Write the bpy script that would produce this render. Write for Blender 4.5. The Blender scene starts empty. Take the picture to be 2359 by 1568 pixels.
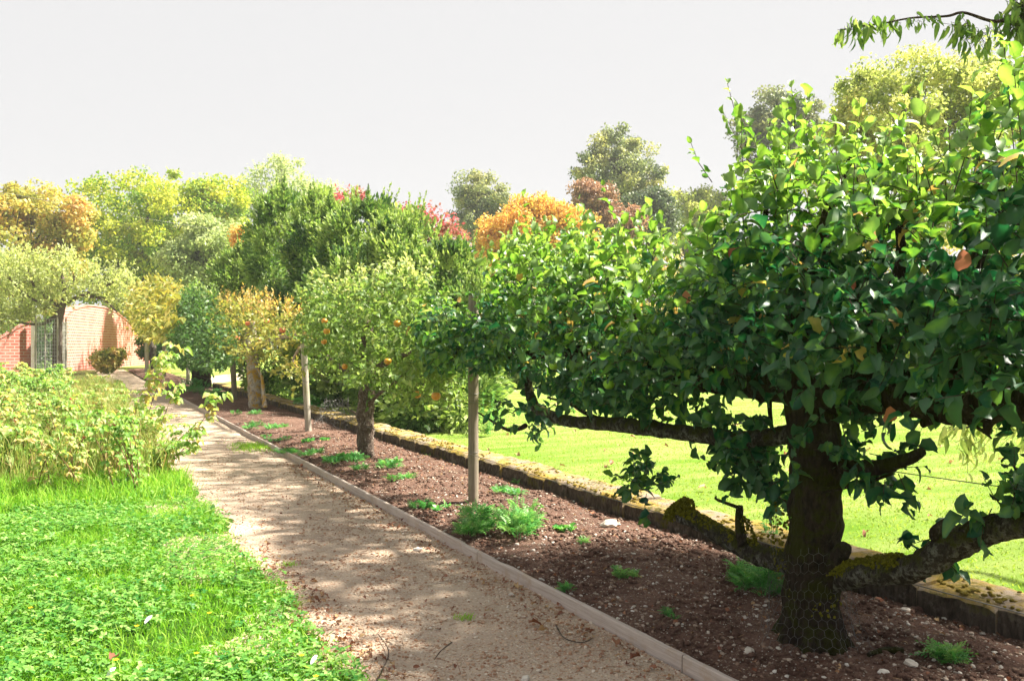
import bpy, math, random
import numpy as np
from mathutils import noise as mnoise, Vector

S = bpy.context.scene
C = S.collection
R = math.radians

# ------------------------------------------------------------------ camera, sky, sun
CAM_H = 1.6
YAW = R(26.1)                       # the view looks 26 degrees to the right of the path
F, CX, HY = 2042.0, 1179.0, 793.0   # focal length, centre and horizon in the units of the survey sheet
cam_d = bpy.data.cameras.new("camera"); cam = bpy.data.objects.new("camera", cam_d); C.objects.link(cam)
cam.location = (0, 0, CAM_H); cam.rotation_euler = (R(90), 0, -YAW)
cam_d.sensor_width = 36; cam_d.lens = 36 * F / 2358; cam_d.shift_y = 9 / 2358
cam_d.clip_start = 0.05; cam_d.clip_end = 3000
S.camera = cam

EXPOSURE = 2.15
SUN_EL, SUN_AZ = R(52), R(106)     # azimuth from +Y towards +X
S.view_settings.view_transform = 'Standard'; S.view_settings.look = 'None'
S.view_settings.exposure = EXPOSURE; S.view_settings.gamma = 1; S.view_settings.use_curve_mapping = False

W = bpy.data.worlds.new("World"); S.world = W; W.use_nodes = True
nt = W.node_tree; nt.nodes.clear()
sky = nt.nodes.new('ShaderNodeTexSky'); sky.sky_type = 'NISHITA'; sky.sun_disc = False
sky.sun_elevation = SUN_EL; sky.sun_rotation = SUN_AZ; sky.dust_density = 4.0; sky.air_density = 1.5
hs = nt.nodes.new('ShaderNodeHueSaturation'); hs.inputs['Saturation'].default_value = 0.12; hs.inputs['Value'].default_value = 2.5
mn = nt.nodes.new('ShaderNodeVectorMath'); mn.operation = 'MINIMUM'   # thin bright overcast: an even white sky
q = 0.81 / (2 ** EXPOSURE) / 0.1
mn.inputs[1].default_value = (q, q, q * 1.012)
bg = nt.nodes.new('ShaderNodeBackground'); bg.inputs['Strength'].default_value = 0.1
wo = nt.nodes.new('ShaderNodeOutputWorld')
nt.links.new(sky.outputs[0], hs.inputs['Color']); nt.links.new(hs.outputs[0], mn.inputs[0])
nt.links.new(mn.outputs[0], bg.inputs['Color']); nt.links.new(bg.outputs[0], wo.inputs['Surface'])

sl = bpy.data.lights.new("sun", 'SUN'); sl.energy = 4.6; sl.angle = R(3.0); sl.color = (1.0, 0.93, 0.80)
sun = bpy.data.objects.new("sun", sl); C.objects.link(sun)
to_sun = Vector((math.sin(SUN_AZ) * math.cos(SUN_EL), math.cos(SUN_AZ) * math.cos(SUN_EL), math.sin(SUN_EL)))
sun.rotation_euler = to_sun.to_track_quat('Z', 'Y').to_euler(); sun.location = to_sun * 60

S.cycles.max_bounces = 8; S.cycles.transparent_max_bounces = 8
S.cycles.diffuse_bounces = 3; S.cycles.glossy_bounces = 2; S.cycles.transmission_bounces = 5

# ------------------------------------------------------------------ survey helpers
RT = np.array([math.cos(YAW), -math.sin(YAW), 0.0]); FW = np.array([math.sin(YAW), math.cos(YAW), 0.0])
UP = np.array([0, 0, 1.0]); EYE = np.array([0, 0, CAM_H])
def ray(x, y): return FW + RT * ((x - CX) / F) + UP * ((HY - y) / F)
def P(x, y, z=0.0):                                   # the ground point at height z
    r = ray(x, y); return EYE + r * ((z - CAM_H) / r[2])
def AT(x, y, d): return EYE + ray(x, y) * d           # the point at depth d
def ROW(x, y, X=3.5):                                 # the point on the upright plane of the espalier row
    r = ray(x, y); return EYE + r * (X / r[0])

# ------------------------------------------------------------------ mesh helpers
def nrm(a): return a / np.maximum(np.linalg.norm(a, axis=-1, keepdims=True), 1e-9)
class MB:
    def __init__(s): s.V = []; s.T = []; s.F = []; s.M = []; s.n = 0
    def add(s, V, Fc, tint=0.5, mat=0):
        V = np.asarray(V, float).reshape(-1, 3); Fc = np.asarray(Fc, int)
        s.V.append(V); s.T.append(np.broadcast_to(np.asarray(tint, float), (len(V),)))
        s.F.append(Fc + s.n); s.M.append(np.full(len(Fc), mat)); s.n += len(V)
    def build(s, name, mats, parent=None, smooth=True, loc=None):
        me = bpy.data.meshes.new(name); ob = bpy.data.objects.new(name, me); C.objects.link(ob)
        V = np.concatenate(s.V)
        off = np.zeros(3)
        if loc is not None: off = np.array(loc, float); ob.location = off
        if parent is not None:
            off = np.array(parent.location); ob.parent = parent
        V = V - off
        me.vertices.add(len(V)); me.vertices.foreach_set('co', V.ravel())
        li = np.concatenate([f.ravel() for f in s.F]); ln = np.concatenate([np.full(len(f), f.shape[1]) for f in s.F])
        me.loops.add(len(li)); me.loops.foreach_set('vertex_index', li)
        me.polygons.add(len(ln)); me.polygons.foreach_set('loop_start', np.concatenate([[0], np.cumsum(ln)[:-1]]))
        me.polygons.foreach_set('loop_total', ln)
        me.polygons.foreach_set('material_index', np.concatenate(s.M))
        me.polygons.foreach_set('use_smooth', np.full(len(ln), smooth))
        a = me.attributes.new('tint', 'FLOAT', 'POINT'); a.data.foreach_set('value', np.concatenate(s.T))
        for m in (mats if isinstance(mats, (list, tuple)) else [mats]): me.materials.append(m)
        me.update(calc_edges=True); me.validate()
        return ob
def tag(o, label=None, cat=None, group=None, kind=None):
    if label: o['label'] = label
    if cat: o['category'] = cat
    if group: o['group'] = group
    if kind: o['kind'] = kind
    return o
def thing(name, label, cat, loc, group=None):
    o = bpy.data.objects.new(name, None); C.objects.link(o); o.location = [float(v) for v in loc]
    o.empty_display_size = 0.2
    return tag(o, label, cat, group)

def smooth_path(pts, rad, n):
    pts = np.array(pts, float); rad = np.array(rad, float); k = len(pts)
    t = np.linspace(0, k - 1, n); i = np.minimum(t.astype(int), k - 2); u = (t - i)[:, None]
    g = lambda j: pts[np.clip(j, 0, k - 1)]
    p0, p1, p2, p3 = g(i - 1), g(i), g(i + 1), g(i + 2)
    o = 0.5 * ((2 * p1) + (-p0 + p2) * u + (2 * p0 - 5 * p1 + 4 * p2 - p3) * u**2 + (-p0 + 3 * p1 - 3 * p2 + p3) * u**3)
    return o, np.interp(t, np.arange(k), rad)
def tube(b, pts, rad, sides=8, bump=0.0, rng=None, tint=0.5, mat=0, fine=9.0):
    pts = np.asarray(pts, float); n = len(pts); rad = np.broadcast_to(rad, (n,))
    tan = nrm(np.gradient(pts, axis=0)); ref = np.array([0.31, 0.2, 0.93])
    if abs(tan[0] @ ref) > 0.9: ref = np.array([1.0, 0, 0])
    us = []; u = nrm(ref - tan[0] * (ref @ tan[0]))
    for i in range(n):
        u = nrm(u - tan[i] * (u @ tan[i])); us.append(u)
    us = np.array(us); vs = np.cross(tan, us)
    a = np.linspace(0, 2 * math.pi, sides, endpoint=False)
    V = pts[:, None] + rad[:, None, None] * (np.cos(a)[None, :, None] * us[:, None] + np.sin(a)[None, :, None] * vs[:, None])
    V = V.reshape(-1, 3)
    if bump:
        off = np.array([mnoise.noise(Vector(v * fine)) + 0.6 * mnoise.noise(Vector(v * fine * 2.7)) for v in V])
        ctr = np.repeat(pts, sides, axis=0)
        V = ctr + (V - ctr) * (1 + bump * off)[:, None]
    i = np.arange(n - 1)[:, None] * sides; j = np.arange(sides)[None]; j2 = (j + 1) % sides
    Q = np.stack([i + j, i + j2, i + sides + j2, i + sides + j], -1).reshape(-1, 4)
    b.add(V, Q, tint, mat)
    m = len(V) ; c0, c1 = pts[0], pts[-1]
    for c, st in ((c0, 0), (c1, (n - 1) * sides)):
        ring = V[st:st + sides]; T = np.array([[k, (k + 1) % sides, sides] for k in range(sides)])
        b.add(np.vstack([ring, c[None]]), T if st else T[:, ::-1], tint, mat)
def limb(b, pts, rad, n=None, sides=9, bump=0.18, tint=0.5, fine=9.0, mat=0):
    n = n or len(pts) * 5
    p, r = smooth_path(pts, rad, n); tube(b, p, r, sides, bump, None, tint, mat, fine)
def sticks(b, A, B, r, tint=0.5, mat=0, taper=1.0):              # many thin three-sided rods
    A = np.asarray(A, float); B = np.asarray(B, float); d = nrm(B - A)
    ref = np.where(np.abs(d[:, 2:3]) > 0.9, np.array([[1.0, 0, 0]]), np.array([[0, 0, 1.0]]))
    u = nrm(np.cross(d, ref)); v = np.cross(d, u); r = np.broadcast_to(np.asarray(r, float), (len(A),))[:, None]
    ring = [u, -0.5 * u + 0.866 * v, -0.5 * u - 0.866 * v]
    V = np.stack([A + r * k for k in ring] + [B + r * taper * k for k in ring], 1)
    Q = np.array([[0, 1, 4, 3], [1, 2, 5, 4], [2, 0, 3, 5]])
    Fc = (np.arange(len(A))[:, None, None] * 6 + Q[None]).reshape(-1, 4)
    t = np.repeat(np.broadcast_to(np.asarray(tint, float), (len(A),)), 6)
    b.add(V.reshape(-1, 3), Fc, t, mat)
def inst(b, T, Fc, pos, d, n, size, tint, mat=0, wide=1.0):      # many copies of one small template, merged
    pos = np.asarray(pos, float)
    if len(pos) == 0: return
    d = nrm(np.asarray(d, float)); n = np.asarray(n, float); n = nrm(n - d * (n * d).sum(-1, keepdims=True)); s = np.cross(n, d)
    size = np.broadcast_to(np.asarray(size, float), (len(pos),)); wide = np.broadcast_to(np.asarray(wide, float), (len(pos),))
    V = pos[:, None] + size[:, None, None] * (T[None, :, 0:1] * d[:, None] + T[None, :, 1:2] * s[:, None] * wide[:, None, None] + T[None, :, 2:3] * n[:, None])
    FF = (np.arange(len(pos))[:, None, None] * len(T) + Fc[None]).reshape(-1, Fc.shape[1])
    tt = np.repeat(np.broadcast_to(np.asarray(tint, float), (len(pos),)), len(T))
    if len(T) == 21: tt = tt + np.tile(np.tile([-.05, .16, -.05], 7), len(pos))     # paler midrib
    b.add(V.reshape(-1, 3), FF, tt, mat)

# leaf templates: x along the blade, y across, z the upper side
def leaf_tpl(curl=0.25, fold=0.18, wave=0.04, width=0.62, rows=(0, .12, .32, .55, .78, .93, 1.0), prof=(.03, .58, .96, 1.0, .80, .42, .03), twist=0.0):
    V = []
    for k, (t, w) in enumerate(zip(rows, prof)):
        hw = 0.5 * width * w; z = -curl * t * t + 0.08 * math.sin(t * 3)
        tw = twist * t; wv = wave * math.sin(k * 2.3)
        for y in (-1, 0, 1):
            yy = y * hw; zz = z + (abs(y) * hw * 2 * fold + wv * y)
            V.append((t, yy * math.cos(tw), zz + yy * math.sin(tw)))
    Fc = []
    for k in range(len(rows) - 1):
        for c in (0, 1): a = k * 3 + c; Fc.append((a, a + 1, a + 4, a + 3))
    return np.array(V), np.array(Fc)
LEAVES = [leaf_tpl(.22, .25, .08, .66), leaf_tpl(.5, .4, .12, .58), leaf_tpl(.05, .5, -.10, .68), leaf_tpl(.35, .15, .14, .70, twist=.9), leaf_tpl(.7, .3, .06, .6, twist=-.7)]
MIDLEAF = (np.array([(0, 0, 0), (.45, -.28, .07), (.45, .28, .07), (.5, 0, 0), (1, 0, -.18)]), np.array([(0, 3, 1), (0, 2, 3), (1, 3, 4), (3, 2, 4)]))
FARLEAF = (np.array([(0, 0, 0), (.5, -.32, .06), (1, 0, -.05), (.5, .32, .06)]), np.array([(0, 1, 2, 3)]))
NARROW = leaf_tpl(.35, .2, .02, .3, prof=(.05, .7, 1, .9, .6, .25, .02))
SPRAY = (np.array([(0, 0, 0), (.45, -.24, .02), (1, 0, .06), (.45, .24, .02)]), np.array([(0, 1, 2, 3)]))
def trileaf():
    V = []; Fc = []
    for k, a in enumerate((-1.25, 0, 1.25)):
        c, s_ = math.cos(a), math.sin(a); o = len(V)
        for (x, y, z) in ((0.05, 0, 0), (.5, -.33, .10), (.85, -.2, .02), (1, 0, -.06), (.85, .2, .02), (.5, .33, .10)):
            V.append((x * c - y * s_, x * s_ + y * c, z))
        Fc += [(o, o + 1, o + 2, o + 3), (o, o + 3, o + 4, o + 5)]
    return np.array(V), np.array(Fc)
TRI = trileaf()
BLADE = (np.array([(0, -.5, 0), (0, .5, 0), (.55, -.38, .0), (.55, .38, .0), (1, 0, -.0)]), np.array([(0, 1, 3, 2)]))
def feather_tpl():
    V = []; Fc = []
    for k in range(6):
        t = .1 + .15 * k; L = .30 * (1 - .6 * abs(t - .45))
        for s_ in ((-1, 1) if k < 5 else (0,)):
            o = len(V); dx, dy = (L * .55, L * .85 * s_) if s_ else (L, 0); w = .055; px_, py_ = -dy / L * w, dx / L * w; z = .25 * math.sin(t * 3) - .1 * t
            V += [(t, 0, z), (t + dx * .5 + px_, dy * .5 + py_, z + .04), (t + dx, dy, z - .03), (t + dx * .5 - px_, dy * .5 - py_, z + .04)]; Fc.append((o, o + 1, o + 2, o + 3))
    return np.array(V), np.array(Fc)
FEATHERY = feather_tpl()
def rnd_dir(rng, n): return nrm(rng.normal(size=(n, 3)))

# ------------------------------------------------------------------ materials
def newmat(name):
    m = bpy.data.materials.new(name); m.use_nodes = True; t = m.node_tree; t.nodes.clear()
    o = t.nodes.new('ShaderNodeOutputMaterial'); return m, t, o
def ramp(t, stops, fac, interp='LINEAR'):
    r = t.nodes.new('ShaderNodeValToRGB'); e = r.color_ramp.elements; r.color_ramp.interpolation = interp
    while len(e) > 1: e.remove(e[-1])
    e[0].position = stops[0][0]; e[0].color = (*stops[0][1], 1)
    for p, c in stops[1:]: x = e.new(p); x.color = (*c, 1)
    t.links.new(fac, r.inputs[0]); return r.outputs[0]
def mixc(t, fac, a, b, mode='MIX'):
    m = t.nodes.new('ShaderNodeMix'); m.data_type = 'RGBA'; m.blend_type = mode
    for i, v in ((0, fac), (6, a), (7, b)):
        if isinstance(v, (int, float)): m.inputs[i].default_value = v
        elif isinstance(v, tuple): m.inputs[i].default_value = (*v, 1)
        else: t.links.new(v, m.inputs[i])
    return m.outputs[2]
def pos(t): return t.nodes.new('ShaderNodeNewGeometry').outputs['Position']
def nz(t, scale, detail=4, rough=.6, vec=None, dist=0):
    n = t.nodes.new('ShaderNodeTexNoise'); n.inputs['Scale'].default_value = scale; n.inputs['Detail'].default_value = detail
    n.inputs['Roughness'].default_value = rough; n.inputs['Distortion'].default_value = dist
    t.links.new(vec if vec is not None else pos(t), n.inputs['Vector']); return n.outputs[0]
def vor(t, scale, out='Distance', vec=None, feature='F1'):
    n = t.nodes.new('ShaderNodeTexVoronoi'); n.inputs['Scale'].default_value = scale; n.feature = feature
    t.links.new(vec if vec is not None else pos(t), n.inputs['Vector']); return n.outputs[out]
def bump(t, h, strength, dist=.01):
    b = t.nodes.new('ShaderNodeBump'); b.inputs['Strength'].default_value = strength; b.inputs['Distance'].default_value = dist
    t.links.new(h, b.inputs['Height']); return b.outputs[0]
def math_(t, op, a, b=None):
    m = t.nodes.new('ShaderNodeMath'); m.operation = op
    for i, v in enumerate((a, b)):
        if v is None: continue
        if isinstance(v, (int, float)): m.inputs[i].default_value = v
        else: t.links.new(v, m.inputs[i])
    return m.outputs[0]
def stretch(t, s):
    m = t.nodes.new('ShaderNodeVectorMath'); m.operation = 'MULTIPLY'; m.inputs[1].default_value = s
    t.links.new(pos(t), m.inputs[0]); return m.outputs[0]
def principled(t, o, col, rough=.8, normal=None, spec=.3):
    p = t.nodes.new('ShaderNodeBsdfPrincipled'); p.inputs['Roughness'].default_value = rough; p.inputs['Specular IOR Level'].default_value = spec
    if isinstance(col, tuple): p.inputs['Base Color'].default_value = (*col, 1)
    else: t.links.new(col, p.inputs['Base Color'])
    if normal is not None: t.links.new(normal, p.inputs['Normal'])
    if o is not None: t.links.new(p.outputs[0], o.inputs['Surface'])
    return p
def leafmat(name, stops, trans=.4, tgain=(1.9, 1.9, .9), rough=.45, spec=.35, var=3.0, fine=34, under=None):
    m, t, o = newmat(name)
    a = t.nodes.new('ShaderNodeAttribute'); a.attribute_name = 'tint'
    v = math_(t, 'ADD', a.outputs['Fac'], math_(t, 'ADD', math_(t, 'MULTIPLY', math_(t, 'SUBTRACT', nz(t, var, 2), .5), .5), math_(t, 'MULTIPLY', math_(t, 'SUBTRACT', nz(t, fine, 3), .5), .45)))
    col = ramp(t, stops, v)
    if under:                                             # apple leaves are paler and greyer below
        gb = t.nodes.new('ShaderNodeNewGeometry'); col = mixc(t, math_(t, 'MULTIPLY', gb.outputs['Backfacing'], .3), col, under)
    p = principled(t, None, col, rough, None, spec)
    tr = t.nodes.new('ShaderNodeBsdfTranslucent'); t.links.new(mixc(t, 1.0, col, tgain, 'MULTIPLY'), tr.inputs['Color'])
    mx = t.nodes.new('ShaderNodeMixShader'); mx.inputs[0].default_value = trans
    t.links.new(p.outputs[0], mx.inputs[1]); t.links.new(tr.outputs[0], mx.inputs[2]); t.links.new(mx.outputs[0], o.inputs['Surface'])
    return m
M = {}
M['apple_leaf'] = leafmat('apple_leaf', [(0, (.004, .038, .028)), (.35, (.014, .082, .047)), (.65, (.11, .22, .035)), (1, (.27, .37, .11))], .38, (1.75, 1.9, .8), .42, .42, under=(.11, .19, .09))
M['red_leaf'] = leafmat('red_leaf', [(0, (.35, .10, .08)), (1, (.5, .22, .14))], .35, (1.2, 1.0, .9))
M['dark_leaf'] = leafmat('dark_leaf', [(0, (.022, .07, .024)), (.5, (.075, .155, .045)), (1, (.26, .34, .11))], .35, (1.6, 1.8, .9))
M['gold_leaf'] = leafmat('gold_leaf', [(0, (.08, .15, .03)), (.4, (.24, .27, .06)), (.75, (.46, .38, .11)), (1, (.50, .32, .12))], .42, (1.5, 1.4, .8))
M['olive_gold_leaf'] = leafmat('olive_gold_leaf', [(0, (.16, .22, .06)), (.45, (.38, .41, .14)), (.8, (.56, .54, .22)), (1, (.58, .48, .22))], .5, (1.3, 1.4, .85))
M['pale_leaf'] = leafmat('pale_leaf', [(0, (.06, .13, .03)), (.45, (.17, .26, .07)), (1, (.44, .48, .22))], .45, (1.6, 1.6, .9))
M['russet_leaf'] = leafmat('russet_leaf', [(0, (.20, .25, .05)), (.5, (.42, .41, .11)), (.85, (.56, .44, .14)), (1, (.52, .30, .11))], .42, (1.5, 1.3, .7))
M['lime_leaf'] = leafmat('lime_leaf', [(0, (.10, .20, .03)), (.5, (.27, .36, .05)), (1, (.52, .50, .09))], .45, (1.6, 1.6, .7))
M['mist_leaf'] = leafmat('mist_leaf', [(0, (.20, .28, .12)), (1, (.48, .52, .28))], .5, (1.5, 1.5, 1.0))
M['peach_leaf'] = leafmat('peach_leaf', [(0, (.22, .28, .08)), (.5, (.46, .44, .17)), (.8, (.58, .44, .22)), (1, (.58, .34, .20))], .45, (1.5, 1.4, .9))
M['yew_leaf'] = leafmat('yew_leaf', [(0, (.025, .07, .025)), (.45, (.13, .22, .065)), (1, (.39, .46, .17))], .3, (1.6, 1.8, .8), .5)
M['orange_leaf'] = leafmat('orange_leaf', [(0, (.38, .32, .08)), (.5, (.64, .44, .13)), (1, (.68, .38, .13))], .45, (1.4, 1.2, .7))
M['crimson_leaf'] = leafmat('crimson_leaf', [(0, (.18, .24, .07)), (.45, (.36, .18, .12)), (1, (.55, .10, .15))], .42, (1.4, 1.0, 1.0))
M['copper_leaf'] = leafmat('copper_leaf', [(0, (.14, .10, .06)), (.5, (.32, .21, .14)), (1, (.42, .28, .18))], .4, (1.4, 1.1, .9))
M['oak_leaf'] = leafmat('oak_leaf', [(0, (.09, .13, .08)), (.5, (.23, .27, .14)), (1, (.42, .40, .17))], .4, (1.4, 1.4, .9))
M['blue_leaf'] = leafmat('blue_leaf', [(0, (.06, .095, .06)), (.5, (.17, .20, .10)), (1, (.30, .28, .12))], .35, (1.3, 1.4, 1.0))
M['grass'] = leafmat('grass', [(0, (.06, .20, .015)), (.5, (.15, .35, .025)), (1, (.34, .48, .08))], .4, (1.6, 1.7, .7), .55, .2)
M['clover_leaf'] = leafmat('clover_leaf', [(0, (.035, .16, .025)), (.5, (.125, .285, .042)), (1, (.33, .46, .15))], .35, (1.6, 1.7, .8), .5, .3)
M['mown_grass'] = leafmat('mown_grass', [(0, (.13, .27, .03)), (.5, (.26, .38, .06)), (1, (.44, .47, .15))], .4, (1.5, 1.5, .7), .6, .15, .8)
M['straw'] = leafmat('straw', [(0, (.12, .22, .03)), (.55, (.28, .34, .08)), (.85, (.44, .40, .16)), (1, (.40, .22, .12))], .35, (1.3, 1.3, .8), .6, .15)
M['raspberry_leaf'] = leafmat('raspberry_leaf', [(0, (.06, .16, .03)), (.5, (.16, .30, .06)), (.85, (.34, .44, .16)), (1, (.46, .34, .15))], .42, (1.6, 1.7, .8))
M['weed_leaf'] = leafmat('weed_leaf', [(0, (.03, .17, .04)), (.6, (.10, .33, .09)), (1, (.28, .48, .17))], .35, (1.5, 1.6, .8))
M['litter'] = leafmat('litter', [(0, (.14, .05, .03)), (.5, (.26, .11, .06)), (1, (.42, .28, .14))], .2, (1.2, 1.0, .8), .6)
M['petal'] = leafmat('petal', [(0, (.80, .55, .01)), (1, (.85, .6, .02))], .3, (1, 1, 1), .35)
M['feather'] = leafmat('feather', [(0, (.62, .62, .68)), (1, (.75, .75, .80))], .2, (1, 1, 1), .6)

def barkmat(name, dark, light, lichen, moss, lichen_amt=.5, moss_amt=.5, scale=1.0):
    m, t, o = newmat(name)
    v = stretch(t, (1, 1, .35))
    c = mixc(t, ramp(t, [(.3, (0, 0, 0)), (.7, (1, 1, 1))], nz(t, 38 * scale, 6, .7, v)), dark, light)
    c = mixc(t, ramp(t, [(1 - lichen_amt - .08, (0, 0, 0)), (1 - lichen_amt + .04, (1, 1, 1))], nz(t, 14 * scale, 6, .75)), c, lichen)
    g = t.nodes.new('ShaderNodeNewGeometry'); sx = t.nodes.new('ShaderNodeSeparateXYZ'); t.links.new(g.outputs['Normal'], sx.inputs[0])
    mm = math_(t, 'ADD', nz(t, 7 * scale, 5, .7), math_(t, 'MULTIPLY', sx.outputs['Z'], .12))
    c = mixc(t, ramp(t, [(1 - moss_amt - .05, (0, 0, 0)), (1 - moss_amt + .05, (1, 1, 1))], mm), c, moss)
    h = math_(t, 'ADD', nz(t, 40 * scale, 6, .75, v), vor(t, 60 * scale, vec=v))
    principled(t, o, c, .9, bump(t, h, 1.0, .04), .15); return m
M['bark'] = barkmat('bark', (.012, .009, .007), (.055, .038, .028), (.10, .09, .07), (.035, .036, .006), .36, .47)
M['lichen_bark'] = barkmat('lichen_bark', (.05, .04, .035), (.14, .115, .09), (.32, .31, .28), (.09, .08, .015), .52, .36, 1.6)
M['dark_lichen_bark'] = barkmat('dark_lichen_bark', (.022, .017, .014), (.075, .06, .05), (.24, .23, .21), (.06, .06, .012), .44, .44, 1.8)
M['pale_bark'] = barkmat('pale_bark', (.24, .17, .12), (.46, .38, .30), (.58, .53, .46), (.55, .33, .05), .5, .42, 1.0)
M['grey_bark'] = barkmat('grey_bark', (.07, .05, .04), (.24, .18, .145), (.42, .36, .31), (.10, .09, .02), .40, .34, 1.4)
M['far_bark'] = barkmat('far_bark', (.04, .033, .028), (.12, .10, .085), (.16, .15, .13), (.06, .07, .02), .4, .3, .3)
M['twig'] = barkmat('twig', (.03, .02, .016), (.10, .065, .05), (.16, .12, .10), (.05, .05, .02), .4, .2)
M['shoot'] = barkmat('shoot', (.16, .075, .04), (.30, .17, .09), (.2, .18, .1), (.10, .13, .04), .4, .3)
def mossmat(name, a, b):
    m, t, o = newmat(name); c = mixc(t, ramp(t, [(.35, (0, 0, 0)), (.65, (1, 1, 1))], nz(t, 90, 5, .7)), a, b)
    principled(t, o, c, .95, bump(t, nz(t, 160, 4, .7), 1.0, .02), .05); return m
M['moss'] = mossmat('moss', (.075, .08, .008), (.26, .23, .025))
M['gold_moss'] = mossmat('gold_moss', (.14, .11, .02), (.34, .255, .05))
def timber(name, a, b, stain, axis):
    m, t, o = newmat(name); sc = [70, 70, 70]; sc[axis] = 3.0
    v = stretch(t, tuple(sc)); c = mixc(t, ramp(t, [(.3, (0, 0, 0)), (.7, (1, 1, 1))], nz(t, 1, 6, .7, v)), a, b)
    c = mixc(t, ramp(t, [(.52, (0, 0, 0)), (.66, (1, 1, 1))], nz(t, 5, 5, .7)), c, stain)
    principled(t, o, c, .85, bump(t, nz(t, 1, 6, .8, v), .5, .006), .2); return m
M['post_wood'] = timber('post_wood', (.15, .125, .095), (.29, .245, .19), (.17, .165, .08), 2)
M['pale_post_wood'] = timber('pale_post_wood', (.25, .225, .19), (.44, .40, .34), (.28, .27, .16), 2)
M['board_wood'] = timber('board_wood', (.33, .27, .235), (.54, .46, .41), (.40, .31, .24), 1)

def soilmat():
    m, t, o = newmat('soil')
    c = mixc(t, ramp(t, [(.3, (0, 0, 0)), (.7, (1, 1, 1))], nz(t, 2.2, 7, .65)), (.115, .064, .048), (.25, .15, .112))
    c = mixc(t, math_(t, 'MULTIPLY', ramp(t, [(.45, (0, 0, 0)), (.6, (1, 1, 1))], nz(t, 45, 5, .7)), .6), c, (.075, .044, .036))
    cell = vor(t, 70, 'Color'); d = vor(t, 70)
    sep = t.nodes.new('ShaderNodeSeparateColor'); t.links.new(cell, sep.inputs[0])
    chip = math_(t, 'MULTIPLY', math_(t, 'GREATER_THAN', sep.outputs[0], .78), math_(t, 'LESS_THAN', d, .36))
    c = mixc(t, chip, c, ramp(t, [(0, (.22, .14, .10)), (.5, (.34, .26, .20)), (1, (.48, .42, .36))], sep.outputs[1]))
    h = math_(t, 'ADD', math_(t, 'MULTIPLY', nz(t, 30, 6, .7), 1.6), math_(t, 'MULTIPLY', chip, .3))
    principled(t, o, c, .95, bump(t, h, 1.0, .03), .1); return m
M['soil'] = soilmat()
def gravelmat():
    m, t, o = newmat('gravel_path')
    c = mixc(t, ramp(t, [(.3, (0, 0, 0)), (.7, (1, 1, 1))], nz(t, 1.3, 6, .6)), (.38, .285, .215), (.51, .405, .315))
    cell = vor(t, 62, 'Color'); d = vor(t, 62); sep = t.nodes.new('ShaderNodeSeparateColor'); t.links.new(cell, sep.inputs[0])
    chip = math_(t, 'MULTIPLY', math_(t, 'GREATER_THAN', sep.outputs[0], .45), math_(t, 'LESS_THAN', d, .42))
    col = ramp(t, [(0, (.22, .12, .08)), (.3, (.40, .23, .14)), (.55, (.50, .36, .25)), (.8, (.60, .46, .33)), (1, (.68, .60, .50))], sep.outputs[1])
    c = mixc(t, math_(t, 'MULTIPLY', chip, .85), c, col)
    c = mixc(t, math_(t, 'MULTIPLY', ramp(t, [(.56, (0, 0, 0)), (.7, (1, 1, 1))], nz(t, 3.5, 6, .75)), .55), c, (.24, .18, .12))
    h = math_(t, 'ADD', nz(t, 70, 4, .7), math_(t, 'MULTIPLY', d, -.9))
    principled(t, o, c, .9, bump(t, h, .8, .015), .15); return m
M['gravel_path'] = gravelmat()
def turfmat(name, a, b, d, sc=6):
    m, t, o = newmat(name)
    c = mixc(t, ramp(t, [(.36, (0, 0, 0)), (.64, (1, 1, 1))], nz(t, .8, 6, .68, stretch(t, (.35, 1.6, 1)))), a, b)  # stretched streaks put bands of tree shadow into the turf colour
    c = mixc(t, math_(t, 'MULTIPLY', ramp(t, [(.4, (0, 0, 0)), (.65, (1, 1, 1))], nz(t, sc * 12, 5, .75)), .5), c, d)
    principled(t, o, c, .95, bump(t, nz(t, sc * 20, 4, .8), 1.0, .03), .05); return m
M['turf'] = turfmat('turf', (.15, .29, .03), (.40, .45, .15), (.14, .25, .025))
M['green_ground'] = turfmat('green_ground', (.045, .13, .014), (.08, .19, .022), (.035, .075, .015))
M['bed_ground'] = turfmat('bed_ground', (.10, .11, .035), (.16, .17, .05), (.08, .065, .035))
def stonemat(name, a, b, c3, sc=40):
    m, t, o = newmat(name); at = t.nodes.new('ShaderNodeAttribute'); at.attribute_name = 'tint'
    c = ramp(t, [(0, a), (.5, b), (1, c3)], at.outputs['Fac'])
    c = mixc(t, math_(t, 'MULTIPLY', nz(t, sc, 5, .7), .35), c, (.12, .09, .07))
    principled(t, o, c, .85, bump(t, nz(t, sc * 2, 4, .7), .4, .004), .2); return m
M['pebble'] = stonemat('pebble', (.24, .15, .105), (.42, .34, .27), (.68, .64, .58))
M['path_pebble'] = stonemat('path_pebble', (.32, .17, .10), (.50, .36, .25), (.70, .62, .52))
M['brick_bit'] = stonemat('brick_bit', (.40, .14, .07), (.45, .17, .09), (.48, .2, .12))
def wallstone():
    m, t, o = newmat('wall_stone')
    c = mixc(t, ramp(t, [(.3, (0, 0, 0)), (.7, (1, 1, 1))], nz(t, 12, 7, .7)), (.22, .17, .13), (.38, .31, .24))
    c = mixc(t, ramp(t, [(.43, (0, 0, 0)), (.58, (1, 1, 1))], nz(t, 3.2, 7, .72)), c, (.36, .25, .06))
    c = mixc(t, math_(t, 'MULTIPLY', ramp(t, [(.52, (0, 0, 0)), (.62, (1, 1, 1))], nz(t, 8, 6, .7)), .8), c, (.12, .11, .02))
    principled(t, o, c, .95, bump(t, nz(t, 30, 7, .8), .9, .03), .1); return m
M['wall_stone'] = wallstone()
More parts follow.
